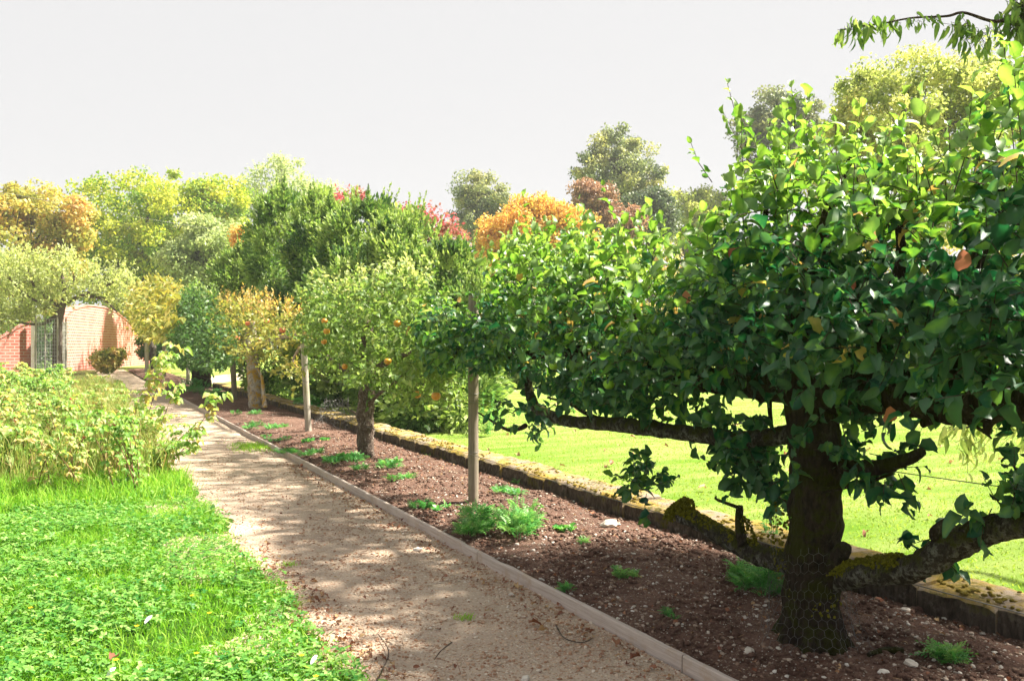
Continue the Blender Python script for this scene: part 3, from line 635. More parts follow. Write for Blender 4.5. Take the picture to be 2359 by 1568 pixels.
def grow(lb, wb, rng, start, dirs, lens, nl, lsize, tint, near=True, droop=.3, upright=0.0, wood=.0028, rare=0.0):
    """twigs with leaves set alternately along them"""
    n = len(start); dirs = nrm(dirs); end = start + dirs * lens[:, None]; mid = (start + end) / 2 + rng.normal(0, .04, (n, 3)) * lens[:, None]
    sticks(wb, start, mid, wood, taper=.8); sticks(wb, mid, end, wood * .8, taper=.5)
    for i in range(nl):
        t = (i + .7 + rng.uniform(-.3, .3, n)) / nl; p = np.where((t < .5)[:, None], start + (mid - start) * (2 * t)[:, None], mid + (end - mid) * (2 * t - 1)[:, None])
        rad = rnd_dir(rng, n); rad = nrm(rad - dirs * (rad * dirs).sum(-1, keepdims=True))
        w = (i + 1) / nl; d = nrm(dirs * (.35 + .6 * w) + rad * (1.1 - .4 * w) - UP * droop + UP * upright)
        nn = nrm(UP * .8 + rng.normal(0, .6, (n, 3)) + dirs * .4); L = lsize * rng.uniform(.5, 1.2, n) * (1 - .25 * w); odd = rng.random(n) < rare
        tn = np.clip(tint + rng.normal(0, .13, n) + (.12 * w if upright else 0), 0, 1)
        if near:
            for k in range(5):
                m = (np.arange(n) + i) % 5 == k; o_ = m & odd; m = m & ~odd
                inst(lb, *LEAVES[k], p[m], d[m], nn[m], L[m], tn[m]); inst(lb, *LEAVES[k], p[o_], d[o_], nn[o_], L[o_], tn[o_] + .4, 2)
        else: inst(lb, *MIDLEAF, p, d, nn, L, tn)

def wp_px(pts, X): return [ROW(x, y, X) for x, y in pts]
def clear_post(s):
    v = s - EYE; d = v @ FW; py = HY - F * v[:, 2] / d; px = CX + F * (v @ RT) / d
    return s[~((np.abs(px - 1085) < 55) & (py < 748) & (s[:, 0] < 3.9))]
# ---- the big near apple tree
rng = np.random.default_rng(5)
base = P(1868, 1490, .05)
big = thing('apple_tree', 'large near apple tree with dark trunk and dense green leaves, netting round its foot', 'fruit tree', (base[0], base[1], 0), 'trained fruit trees in the soil bed')
X0 = base[0]
bx, by = base[0], base[1]
wb = MB()
def Z(y, x=1868): return ROW(x, y, X0)
trunk = [(bx, by, -.12), (bx, by, .0), (bx, by, .12)] + [ROW(x, y, X0) for x, y in ((1868, 1390), (1872, 1290), (1876, 1180), (1878, 1080), (1872, 990), (1866, 900), (1862, 820), (1850, 720))]
limb(wb, trunk, [.19, .175, .155, .14, .135, .128, .124, .128, .14, .10, .06], 120, 36, .15, fine=9)
for k in range(7):                                        # root flare
    a = k * .9 + .3; limb(wb, [(bx + .08 * math.cos(a), by + .08 * math.sin(a), .22), (bx + .15 * math.cos(a), by + .15 * math.sin(a), .08), (bx + .24 * math.cos(a), by + .24 * math.sin(a), -.03)], [.05, .055, .03], 8, 7, .2)
arms = [  # upper tier
    ([(1868, 880), (1800, 885), (1700, 880), (1600, 870), (1500, 850), (1400, 835), (1300, 815), (1200, 815), (1120, 815), (1095, 810)], [.115, .10, .085, .07, .06, .05, .045, .040, .025, .01], 0),
    ([(1868, 900), (1960, 900), (2060, 905), (2160, 920), (2260, 925), (2380, 920), (2500, 900)], [.115, .11, .10, .09, .085, .075, .06], 0),
    # second tier below it on the left: the lichened limb that turns upwards
    ([(1870, 985), (1790, 1000), (1700, 1010), (1600, 1003), (1500, 985), (1400, 975), (1310, 965), (1245, 945), (1218, 915), (1212, 870), (1215, 830)], [.06, .05, .048, .05, .052, .05, .045, .045, .042, .034, .02], 1),
    ([(1870, 1060), (1950, 1080), (2040, 1075), (2130, 1040)], [.06, .045, .035, .02], 0),
    # third tier, near the ground, mossy
    ([(1862, 1305), (1800, 1290), (1740, 1275), (1680, 1245), (1620, 1205), (1565, 1180)], [.075, .060, .055, .055, .050, .060], 1),
    ([(1875, 1330), (1930, 1330), (2000, 1315), (2080, 1308), (2150, 1290), (2200, 1255), (2260, 1225), (2330, 1215), (2420, 1200)], [.08, .06, .058, .060, .065, .070, .065, .055, .05], 1),
    ([(1905, 1350), (1930, 1290), (1950, 1255)], [.055, .05, .03], 0)]
lb2 = MB()
for pts, rr, m in arms:
    q_ = [np.array(p) + [rng.normal(0, .02), 0, rng.normal(0, .008)] for p in wp_px(pts, X0)]; limb(wb if m == 0 else lb2, q_, rr, len(q_) * 9, 12, .22, fine=14)
# spurs, stubs, secondary branches
for pts, rr in [([(1725, 1255), (1712, 1210), (1700, 1165)], [.03, .026, .022]), ([(1700, 1165), (1650, 1150), (1620, 1145)], [.012, .008, .004]), ([(2170, 1270), (2180, 1220), (2170, 1195)], [.028, .022, .015]),
        ([(1400, 975), (1360, 950), (1300, 930), (1260, 915)], [.02, .015, .012, .008]), ([(1218, 980), (1180, 990), (1130, 960), (1100, 950)], [.022, .016, .010, .005]), ([(1290, 815), (1330, 800), (1400, 795)], [.016, .012, .008]),
        ([(1840, 1130), (1900, 1130), (1990, 1110), (2060, 1090)], [.02, .016, .01, .006]), ([(1600, 870), (1590, 780), (1620, 690), (1650, 600)], [.035, .028, .02, .012]), ([(1750, 880), (1760, 760), (1740, 620), (1760, 480)], [.04, .03, .022, .014]),
        ([(1850, 760), (1870, 620), (1900, 480), (1930, 360)], [.06, .04, .028, .015]), ([(2000, 900), (2010, 760), (2060, 620), (2080, 470)], [.05, .036, .026, .014]), ([(2150, 920), (2200, 780), (2230, 620), (2270, 480), (2300, 360)], [.05, .04, .03, .02, .012]),
        ([(1450, 845), (1440, 740), (1400, 650)], [.025, .02, .012]), ([(1300, 815), (1290, 720), (1250, 640)], [.022, .016, .01]), ([(1800, 880), (1780, 950), (1790, 1010)], [.02, .012, .006]),
        ([(2280, 930), (2290, 975), (2280, 1000)], [.03, .02, .008]), ([(2130, 975), (2200, 960), (2270, 985), (2280, 1010)], [.02, .016, .008, .003])]:
    q_ = [np.array(p) + [rng.normal(0, .05), 0, 0] for p in wp_px(pts, X0)]; limb(wb, q_, rr, len(q_) * 6, 8, .2, fine=14)
wb.build('trunk', M['bark'], big); lb2.build('lichened_limb', M['dark_lichen_bark'], big)
# moss on the low arms
mb = MB()
def moss_on(mb, pts, r0, n, size=.02, side=1.0):
    q_, _ = smooth_path([ROW(x, y, X0) for x, y in pts], np.ones(len(pts)), n); d = rnd_dir(rng, n); d[:, 2] = np.abs(d[:, 2]) * side + .1; d = nrm(d)
    p = q_ + d * r0 * rng.uniform(.8, 1.05, (n, 1)); inst(mb, *rock_tpl(33), p, rnd_dir(rng, n), d, rng.uniform(.5, 1.3, n) * size, .5)
moss_on(mb, [(1580, 1170), (1560, 1185), (1550, 1200)], .07, 900, .011); moss_on(mb, [(1700, 1255), (1640, 1220), (1580, 1185)], .055, 900, .0105); moss_on(mb, [(1925, 1325), (2000, 1312), (2075, 1304)], .062, 1500, .0105)
moss_on(mb, [(2150, 1290), (2190, 1262)], .06, 260, .010); moss_on(mb, [(1830, 1200), (1835, 1320), (1900, 1420)], .13, 420, .010); moss_on(mb, [(1740, 1268), (1715, 1200)], .03, 180, .009)
mb.build('moss', M['moss'], big)
# foliage
lb = MB(); tw = MB()
crown = [(975, 745), (1000, 705), (1080, 690), (1130, 645), (1170, 605), (1240, 590), (1330, 600), (1420, 625), (1500, 660), (1575, 690), (1610, 600), (1650, 520), (1690, 460), (1740, 425), (1810, 405), (1900, 405), (2000, 430), (2090, 435), (2180, 430), (2260, 390), (2320, 330), (2420, 250), (2700, 220), (2700, 900),
         (2358, 930), (2200, 890), (2050, 860), (1900, 850), (1750, 850), (1650, 870), (1560, 890), (1480, 870), (1400, 850), (1300, 835), (1200, 830), (1100, 815), (1020, 800), (985, 785)]
s = fill(rng, [crown], X0, .60, 900, -.06, 3.4); s = clear_post(s)
v_ = s - EYE; py = HY - F * v_[:, 2] / (v_ @ FW); px = CX + F * (v_ @ RT) / (v_ @ FW)
s = s[~((np.abs(px - 1085) < 50) & (py < 745) & (s[:, 0] < X0 + .25))]; v_ = s - EYE; py = HY - F * v_[:, 2] / (v_ @ FW); px = CX + F * (v_ @ RT) / (v_ @ FW)
s = s[~((px < 1620) & (py > 690) & (rng.random(len(s)) < .45))]; v_ = s - EYE; py = HY - F * v_[:, 2] / (v_ @ FW); px = CX + F * (v_ @ RT) / (v_ @ FW)
s = s[~((px < 1590) & (py < 720) & (rng.random(len(s)) < .58))]; v_ = s - EYE; py = HY - F * v_[:, 2] / (v_ @ FW); px = CX + F * (v_ @ RT) / (v_ @ FW)
s = s[~((px > 1590) & (py < 600) & (rng.random(len(s)) < .45))]; v_ = s - EYE; py = HY - F * v_[:, 2] / (v_ @ FW)
s = s[np.array([y_ > 680 or mnoise.noise(Vector(v * 1.35 + 7)) > -.24 for v, y_ in zip(s, py)])]; n = len(s)
out = np.column_stack([(s[:, 0] - X0) * 1.6, rng.normal(0, .5, n), rng.uniform(-.25, .9, n)]) + rng.normal(0, .35, (n, 3))
v_ = s - EYE; py = HY - F * v_[:, 2] / (v_ @ FW); px = CX + F * (v_ @ RT) / (v_ @ FW)
topy = np.interp(px, [1000, 1160, 1330, 1560, 1650, 1810, 2090, 2260, 2420], [720, 610, 600, 660, 520, 405, 435, 390, 250]); top_light = np.clip(1 - (py - topy) / 290, 0, 1)   # young growth plus sunlight on the top, both put into the tint
leaf_tint = .22 + .52 * top_light
grow(lb, tw, rng, s, out, rng.uniform(.14, .34, n), 7, .100, leaf_tint, True, .16, rare=.025)
low = [[(1640, 985), (1760, 960), (1830, 1000), (1840, 1120), (1800, 1150), (1720, 1110), (1660, 1060)], [(1850, 900), (2000, 900), (2140, 930), (2130, 1050), (2010, 1090), (1930, 1070), (1860, 1050)], [(1880, 1050), (2040, 1040), (2110, 1090), (2060, 1130), (1960, 1110)]]
for pl, dn in ((low, 420), ([[(1150, 940), (1230, 920), (1300, 990), (1240, 1000), (1150, 985)], [(1230, 860), (1460, 870), (1640, 920), (1620, 980), (1450, 940), (1300, 935)], [(1150, 840), (1620, 850), (1640, 930), (1450, 940), (1280, 900)]], 230), ([[(1640, 830), (2000, 850), (2380, 890), (2420, 960), (2200, 950), (1980, 925), (1760, 925), (1640, 900)]], 300), ([[(2100, 950), (2358, 930), (2420, 1000), (2200, 985)], [(2120, 1250), (2170, 1200), (2360, 1090), (2420, 1110), (2380, 1170), (2220, 1215), (2140, 1300)]], 120)):
    s = fill(rng, pl, X0, .28, dn, -.15, 3.0); n = len(s); out = np.column_stack([(s[:, 0] - X0) * 2, rng.normal(0, .6, n), rng.uniform(-.6, .4, n)]) + rng.normal(0, .3, (n, 3))
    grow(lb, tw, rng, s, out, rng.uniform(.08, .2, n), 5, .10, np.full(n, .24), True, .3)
s = fill(rng, [[(1440, 1085), (1500, 1075), (1530, 1140), (1450, 1150)], [(2100, 1290), (2170, 1200), (2230, 1260), (2150, 1330)], [(2270, 1090), (2360, 1060), (2400, 1200), (2300, 1190)]], X0, .15, 260, -1); n = len(s)
grow(lb, tw, rng, s, rng.normal(0, .5, (n, 3)) + UP * .3, rng.uniform(.08, .2, n), 5, .10, np.full(n, .3), True, .3)
s = fill(rng, [[(975, 740), (1010, 705), (1060, 720), (1078, 800), (1060, 845), (1000, 830)], [(1090, 740), (1150, 690), (1180, 800), (1120, 850), (1095, 820)]], X0 - .15, .4, 520, -1); n = len(s); s = clear_post(s); n = len(s)
grow(lb, tw, rng, s, np.column_stack([(s[:, 0] - X0), rng.normal(0, .5, n), rng.uniform(-.4, .5, n)]) + rng.normal(0, .3, (n, 3)), rng.uniform(.1, .22, n), 6, .095, np.full(n, .38), True, .2)
# young upright shoots along the top
s = fill(rng, [[(1120, 690), (1170, 610), (1330, 605), (1570, 635), (1560, 700), (1300, 690)], [(1640, 540), (1740, 420), (1900, 400), (2090, 430), (2260, 380), (2420, 250), (2700, 220), (2700, 360), (2300, 470), (2090, 530), (1800, 510), (1680, 560)]], X0, .55, 190, -1); s = clear_post(s); n = len(s)
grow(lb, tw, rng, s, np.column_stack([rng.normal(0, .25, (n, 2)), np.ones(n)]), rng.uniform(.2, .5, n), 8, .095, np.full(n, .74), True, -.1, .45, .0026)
for (x0, y0, x1, y1, nl, X_) in [(1722, 350, 1672, 182, 8, X0 - .2), (1640, 420, 1588, 322, 6, X0), (1430, 610, 1386, 418, 9, X0 - .2), (1345, 600, 1345, 480, 6, X0), (1830, 320, 1822, 200, 8, X0 - .1), (1930, 400, 1925, 255, 7, X0), (2090, 430, 2075, 290, 8, X0 - .3), (2330, 300, 2310, 90, 10, X0 - .3), (2350, 330, 2345, 150, 9, X0 - .3), (2270, 360, 2262, 230, 8, X0 - .2),
        (2200, 400, 2185, 290, 7, X0), (1215, 590, 1205, 440, 6, X0), (1800, 640, 1765, 545, 7, X0 - .55), (2140, 560, 2150, 460, 7, X0 - .55), (1470, 620, 1500, 520, 6, X0), (1975, 420, 1968, 320, 7, X0)]:
    a, c = ROW(x0, y0, X_), ROW(x1, y1, X_); grow(lb, tw, rng, a[None], (c - a)[None], np.array([np.linalg.norm(c - a)]), nl, .08, np.array([.66]), True, -.1, .3, .0035)
# a few leaves already turned
for x, y, X_ in ((1578, 668, X0 - .55), (1955, 632, X0 - .5), (2050, 935, X0 - .3), (1270, 735, X0 - .3), (1690, 560, X0 - .5), (2218, 575, X0 - .5)):
    p = ROW(x, y, X_); inst(lb, *LEAVES[0], [p], [[.2, .3, -.9]], [[-.5, -.8, .3]], .085, rng.random(), 1)
lb.build('crown', [M['apple_leaf'], M['red_leaf'], M['gold_leaf']], big); tw.build('twigs', M['twig'], big)
fruits(big, [ROW(1160, 780, X0 - .35), ROW(1275, 842, X0 - .3), ROW(1402, 885, X0 - .3), ROW(1005, 742, X0 - .4), ROW(1312, 775, X0 - .3)], .036, 'green_apple')

# ---- chicken wire
def hexnet(b, fn, nu, nv, r, wrap=False, skip=None, rg=None):
    A = []; B = []
    P_ = lambda i, j: fn(i, j)
    for j in range(nv):
        for i in range(nu):
            x = i + (.5 if j % 2 else 0)
            p0 = (x, j + .0); p1 = (x + .5, j + .33); p2 = (x + 1, j + .0); p3 = (x + .5, j + 1.0)
            for a, c in ((p0, p1), (p1, p2), (p1, p3)):
                if skip and skip(*a): continue
                A.append(fn(*a)); B.append(fn(*c))
    sticks(b, np.array(A), np.array(B), r)
nb = MB(); nu = 30; cz = .043
def guard(u, v):
    a = u / nu * 2 * math.pi; z = v * cz; wob = .032 * mnoise.noise(Vector((math.cos(a) * 2, math.sin(a) * 2, z * 5)))
    rr = .185 + .11 * max(0, 1 - z / .35)**1.6 + wob * 1.6; return (bx + rr * math.cos(a), by + rr * math.sin(a), .03 + z + wob)
hexnet(nb, guard, nu, 13, .0008, skip=lambda u, v: v > 9 and mnoise.noise(Vector((u * .3, v * .4, 1))) > .05)
r_ = thing('chicken_wire', 'hexagonal wire netting wrapped round the foot of the big apple trunk', 'wire netting', (bx, by, 0)); nb.build('netting', M['wire'], r_)
nb = MB(); a0, a1 = P(1300, 1140, .05), P(1560, 1215, .05)
def strip(u, v):
    t = u / 30; p = a0 + (a1 - a0) * t; w = mnoise.noise(Vector((u * .2, v * .3, 4.0))); return (p[0] + .03 * v * .3 + .05 * w, p[1] + .03 * w, .06 + .035 * v * (.6 + .4 * math.sin(t * 3)) + .03 * w)
hexnet(nb, strip, 30, 6, .0013); r_ = thing('chicken_wire', 'slumped strip of wire netting lying along the foot of the stone wall', 'wire netting', a0); nb.build('netting', M['wire'], r_)
nb = MB(); c0 = P(775, 970, .15)
def heap(u, v):
    a = u / 22 * 2 * math.pi; w = mnoise.noise(Vector((u * .4, v * .5, 2.0))); rr = .55 * (1 - .06 * v) * (1 + .25 * w)
    return (c0[0] + rr * .7 * math.cos(a), c0[1] + 1.3 * rr * math.sin(a), .08 + .055 * v + .08 * w)
hexnet(nb, heap, 22, 9, .0035); r_ = thing('chicken_wire', 'crumpled loose roll of wire netting left of the orange apple tree', 'wire netting', c0); nb.build('netting', M['wire'], r_)

# ---- the other trained trees, farther down the row
def row_tree(bxy, name, lab, trunk_px, trad, crowns, leaf, lsize, dens, bark, seed, thick=.6, near=False, tint=.45, arms=(), top=None, cat='fruit tree', nl=7, hole=-.3, grp='trained fruit trees in the soil bed', flare=1.3):
    rg = np.random.default_rng(seed); p = P(*bxy, .05); X_ = p[0]
    r_ = thing(name, lab, cat, (p[0], p[1], 0), grp)
    wb = MB(); pts = [(p[0], p[1], -.1), (p[0], p[1], .05)] + [ROW(x, y, X_) for x, y in trunk_px]; rr = np.linspace(trad * flare, trad, len(pts)); rr[-1] *= .6
    limb(wb, pts, rr, len(pts) * 9, 14, .22, fine=7)
    for a, r0 in arms:
        q_ = [np.array(ROW(x, y, X_)) for x, y in a]; limb(wb, q_, np.linspace(r0, r0 * .35, len(q_)), len(q_) * 6, 9, .22, fine=9)
    wb.build('trunk', M[bark], r_)
    lb = MB(); tw = MB(); s = fill(rg, crowns, X_, thick, dens, hole, 1.6); n = len(s)
    out = np.column_stack([(s[:, 0] - X_) * 1.5, rg.normal(0, .5, n), rg.uniform(-.2, 1, n)]) + rg.normal(0, .35, (n, 3))
    grow(lb, tw, rg, s, out, rg.uniform(.2, .42, n), nl, lsize, np.full(n, tint), near, .25)
    if top:
        s = fill(rg, top, X_, thick * .8, dens * .5, -1); n = len(s)
        grow(lb, tw, rg, s, np.column_stack([rg.normal(0, .3, (n, 2)), np.ones(n)]), rg.uniform(.25, .5, n), 8, lsize * .9, np.full(n, min(1, tint + .35)), near, -.1, .4)
    lb.build('crown', M[leaf], r_); tw.build('twigs', M['twig'], r_)
    return r_, p
t2, p2 = row_tree((843, 1057), 'apple_tree', 'apple tree hung with orange apples on a flaking grey trunk', [(842, 1000), (842, 940), (846, 890), (842, 820), (850, 740)], .098,
    [[(700, 730), (720, 690), (790, 670), (900, 660), (970, 650), (1030, 700), (1060, 760), (1040, 860), (960, 880), (900, 900), (860, 900), (800, 880), (760, 850), (715, 800)], [(940, 860), (1030, 850), (1040, 950), (960, 930)]], 'pale_leaf', .095, 150, 'grey_bark', 21, .65, True, .32,
    [([(850, 930), (875, 905), (910, 880), (935, 855)], .028), ([(842, 880), (790, 850), (730, 800)], .05), ([(838, 985), (822, 955), (808, 945)], .028), ([(845, 860), (900, 830), (980, 800)], .06)], [[(720, 690), (790, 670), (960, 650), (980, 700), (760, 720)]], nl=8)
fruits(t2, [ROW(x, y, p2[0] - .55) for x, y in ((893, 832), (915, 745), (752, 763), (746, 787), (747, 739), (794, 844), (960, 908), (1004, 912))], .043, 'orange_apple')
t3, p3 = row_tree((590, 942), 'apple_tree', 'apple tree with pale yellow lichened trunk and a few red apples', [(588, 910), (585, 870), (582, 830), (578, 780), (580, 740)], .135,
    [[(490, 720), (510, 690), (560, 700), (620, 720), (690, 740), (720, 770), (690, 800), (640, 810), (600, 830), (560, 830), (520, 810), (500, 780)], [(640, 830), (700, 840), (700, 880), (660, 870)]], 'gold_leaf', .12, 78, 'pale_bark', 22, .8, False, .42,
    [([(582, 800), (630, 780), (690, 770), (720, 770)], .07), ([(582, 800), (540, 770), (500, 740)], .07), ([(610, 940), (606, 900), (603, 870), (594, 850)], .06), ([(690, 800), (675, 830), (690, 850)], .03)], [[(500, 700), (560, 690), (690, 730), (690, 750), (520, 730)]], nl=8)
fruits(t3, [ROW(x, y, p3[0] - .7) for x, y in ((595, 782), (614, 739), (547, 779), (570, 745), (650, 760))], .055, 'red_apple')
t4, p4 = row_tree((464, 892), 'apple_tree', 'dense blue green apple tree on a short black trunk', [(464, 870), (462, 840), (462, 800), (462, 760)], .28,
    [[(385, 730), (400, 690), (450, 670), (500, 680), (520, 730), (560, 760), (560, 830), (520, 850), (470, 855), (430, 850), (410, 800)]], 'dark_leaf', .15, 75, 'bark', 23, 1.1, False, .45, (), [[(390, 700), (450, 668), (500, 680), (500, 700), (400, 720)]], nl=9, hole=-.5)
t5, p5 = row_tree((352, 862), 'apple_tree', 'far golden leaved fruit tree hanging over the brick wall end', [(352, 840), (352, 800), (350, 760)], .15,
    [[(300, 720), (320, 660), (370, 640), (420, 670), (430, 730), (400, 760), (370, 790), (330, 780)]], 'gold_leaf', .22, 32, 'far_bark', 24, 1.6, False, .5, nl=9, hole=-.5)

# ---- the left wall tree with its wire guard
pg = P(133, 862); dg = (pg - EYE) @ FW; print('guard tree', pg, dg)
def far_px(x, y, d): return AT(x, y, d)
pear = thing('pear_tree', 'pear tree with spiky pale leaves standing in a square wire guard', 'fruit tree', (pg[0], pg[1], 0))
wb = MB(); limb(wb, [(pg[0], pg[1], -.1), (pg[0], pg[1], .2)] + [AT(x, y, dg) for x, y in ((132, 800), (133, 745), (140, 715), (150, 680), (140, 620))], [.3, .26, .24, .22, .20, .15, .08], 40, 12, .2, fine=4)
for a in ([(138, 720), (100, 700), (60, 680), (20, 640)], [(145, 700), (190, 680), (240, 660), (280, 640)], [(148, 690), (170, 640), (180, 600)], [(140, 710), (80, 660), (60, 610)], [(140, 720), (100, 745), (60, 745), (20, 740)], [(200, 680), (240, 690), (270, 720)]):
    limb(wb, [AT(x, y, dg) for x, y in a], np.linspace(.13, .03, len(a)), 16, 7, .2, fine=4)
wb.build('trunk', M['grey_bark'], pear); lb = MB(); tw = MB(); rg = np.random.default_rng(31)
def fill_d(rg, poly, d, thick, n):
    q_ = np.array(poly, float); lo, hi = q_.min(0), q_.max(0); s_ = rg.uniform(lo, hi, (n, 2)); s_ = s_[in_poly(s_[:, 0], s_[:, 1], q_)]
    return np.array([AT(x, y, d + rg.normal(0, .5) * thick) for x, y in s_])
for poly, n in (([(-60, 640), (20, 585), (70, 580), (110, 595), (150, 580), (185, 610), (200, 650), (180, 700), (120, 720), (90, 745), (30, 740), (-60, 760)], 1300), ([(195, 620), (230, 615), (245, 650), (260, 610), (300, 630), (330, 690), (300, 740), (270, 720), (230, 700), (200, 690)], 420), ([(-40, 700), (60, 720), (70, 745), (20, 770), (-40, 800)], 220)):
    s = fill_d(rg, poly, dg, 1.8, n); m = len(s); grow(lb, tw, rg, s, rg.normal(0, .5, (m, 3)) + UP * .7, rg.uniform(.4, .9, m), 9, .24, np.full(m, .88), False, .1, .25, .008)
lb.build('crown', M['pale_leaf'], pear); tw.build('twigs', M['twig'], pear)
r_ = thing('tree_guard', 'square mesh wire guard standing round the pear tree trunk', 'tree guard', (pg[0], pg[1], 0)); nb = MB(); A = []; B = []
gc = AT(118, 800, dg); gw = .50; hgt = CAM_H + (HY - 735) / F * dg
cor = [(gc[0] + gw * u + .2 * v, gc[1] + gw * v) for u, v in ((-1, -1), (1, -1), (1, 1), (-1, 1))]
for i in range(4):
    (x0, y0), (x1, y1) = cor[i], cor[(i + 1) % 4]
    for k in range(8): t = k / 8; A.append((x0 + (x1 - x0) * t, y0 + (y1 - y0) * t, 0)); B.append((x0 + (x1 - x0) * t, y0 + (y1 - y0) * t, hgt))
    for k in range(15): z = hgt * (k + 1) / 15; A.append((x0, y0, z)); B.append((x1, y1, z))
sticks(nb, np.array(A), np.array(B), .008); nb.build('mesh', M['galv'], r_)
nb = MB(); sticks(nb, np.array([(*c, 0) for c in cor]), np.array([(*c, hgt + .1) for c in cor]), .045); nb.build('corner_stakes', M['pale_post_wood'], r_)

# ------------------------------------------------------------------ brick garden wall at the end of the path
def brick_wall(name, lab, prof, a, c, dep=.45, mat='brick', cap=True):
    """prof: (t along the wall, height); a, c: ground ends"""
    a = np.array(a, float); c = np.array(c, float); L = np.linalg.norm((c - a)[:2]); ang = math.atan2(c[1] - a[1], c[0] - a[0])
    ts = np.linspace(0, 1, 60); hs_ = np.interp(ts, [p[0] for p in prof], [p[1] for p in prof])
    r_ = thing(name, lab, 'wall', (a[0], a[1], 0)); r_.rotation_euler = (0, 0, ang)
    def part(nm, lo, hi, y0, y1, m):
        V = []
        for t, l_, h in zip(ts, lo, hi):
            V += [(t * L, y0, l_), (t * L, y0, h), (t * L, y1, h), (t * L, y1, l_)]
        Q = [(k * 4 + i, k * 4 + (i + 1) % 4, (k + 1) * 4 + (i + 1) % 4, (k + 1) * 4 + i) for k in range(59) for i in range(4)] + [(0, 1, 2, 3), (239, 238, 237, 236)]
        b = MB(); b.add(V, Q); me = b.build(nm, M[m], None, False); me.parent = r_; return me
    part('brickwork', np.full(60, -.2), hs_, 0, dep, mat)
    part('coping', hs_ + .002, hs_ + .10, -.05, dep + .05, 'brick')
    return r_
wa, wc = P(146, 858), P(352, 836)
dA, dC = (wa - EYE) @ FW, (wc - EYE) @ FW; print('wall depth', dA, dC)
def wh(y, d): return CAM_H + (HY - y) / F * d
prof = []
for x, y in ((146, 735), (155, 724), (170, 714), (190, 707), (210, 705), (240, 709), (270, 722), (295, 742), (315, 766), (335, 796), (352, 826)):
    t = (x - 146) * dA / ((x - 146) * dA + (352 - x) * dC); prof.append((t, wh(y, dA + (dC - dA) * t)))
brick_wall('brick_wall', 'sunlit red brick wall with a rounded top at the end of the path', prof, wa, wc)
wl0, wl1 = P(-120, 862), P(76, 858); d0, d1 = (wl0 - EYE) @ FW, (wl1 - EYE) @ FW
brick_wall('brick_wall', 'shorter brick wall with a sloping top left of the gateway gap', [(0, wh(800, d0)), (.5, wh(790, d0)), (.65, wh(775, d1)), (.85, wh(752, d1)), (1, wh(742, d1))], wl0, wl1)
for x, y0, y1, lab, rr in ((76, 858, 738, 'pale upright jamb at the left side of the gateway gap', .09), (149, 858, 742, 'white upright jamb where the rounded brick wall begins', .14)):
    p = P(x, y0); d = (p - EYE) @ FW; bb = MB(); plank(bb, (p[0] - rr, p[1] - .3), (p[0] + rr, p[1] - .3), .16, wh(y1, d), 0, 2, .004, 1); tag(bb.build('gate_jamb', M['pale_post_wood'], smooth=False, loc=(p[0], p[1], 0)), lab, 'gate jamb')

# ------------------------------------------------------------------ background trees and shrubs
def clumps(lb, rg, ells, nclump, cr, per, lsize, tpl=FARLEAF, flat=.75, tint=(.2, .8), spray=0.0, shell=.45, tops=None):
    C_ = []
    w = np.array([e[1][0] * e[1][1] * e[1][2] for e in ells])**.67; w = w / w.sum()
    for (c, r), k in zip(ells, rg.multinomial(nclump, w)):
        d = rnd_dir(rg, k); rr = shell + (1 - shell) * rg.random((k, 1))**.6; C_.append(np.column_stack([np.array(c) + d * rr * np.array(r), d]))
    C_ = np.vstack(C_)
    n = len(C_) * per; idx = np.repeat(np.arange(len(C_)), per); d = rnd_dir(rg, n); sc = cr * rg.uniform(.55, 1.35, len(C_))[idx]
    rad = rg.random(n)**.45; p = C_[idx, :3] + d * (rad * sc)[:, None] * np.array([1, 1, flat])
    tn = np.clip(rg.uniform(*tint, len(C_))[idx] + rg.normal(0, .15, n), 0, 1)
    if spray:
        ld = nrm(C_[idx, 3:] * .8 + d * .5 + UP * spray + rg.normal(0, .35, (n, 3))); nn = rnd_dir(rg, n) + UP * .4
    else:
        nn = nrm(d * .7 + UP * .45 + rg.normal(0, .55, (n, 3))); ld = rnd_dir(rg, n) - UP * .3
    inst(lb, *tpl, p, ld, nn, lsize * rg.uniform(.6, 1.4, n), tn); return C_
def bg_tree(name, lab, cat, leaf, x, d, lobes, nclump, cr, per, lsize, seed, group=None, trunk=.3, **kw):
    """lobes: (x, y, half width, half height) seen at depth d; the trunk stands under x"""
    rg = np.random.default_rng(seed); g = AT(x, HY, d); g[2] = -.05
    r_ = thing(name, lab, cat, (g[0], g[1], 0), group); ells = []
    for (lx, ly, hw, hh, *dd) in lobes:
        c = AT(lx, ly, d + (dd[0] if dd else 0)); k = d / F; ells.append((c, (hw * k, hw * k * .9, hh * k)))
    lb = MB(); C_ = clumps(lb, rg, ells, nclump, cr, per, lsize, **kw); lb.build('crown', M[leaf], r_)
    wb = MB(); topc = max(e[0][2] for e in ells); c0 = ells[0][0]
    limb(wb, [g, g + (c0 - g) * [.3, .3, .35], g + (c0 - g) * [.8, .8, .75], c0 + [0, 0, ells[0][1][2] * .4]], [trunk * 1.3, trunk, trunk * .7, trunk * .2], 14, 9, .12, fine=1.5)
    for k in rg.choice(len(C_), min(26, len(C_)), replace=False):
        e = C_[k, :3]; s0 = g + (c0 - g) * rg.uniform(.5, 1.0); limb(wb, [s0, (s0 + e) / 2 + rg.normal(0, .05, 3) * np.linalg.norm(e - s0), e], [trunk * .35, trunk * .2, trunk * .06], 7, 5, .1, fine=1.5)
    wb.build('trunk', M['far_bark'], r_); return r_
G = 'trees beyond the garden'
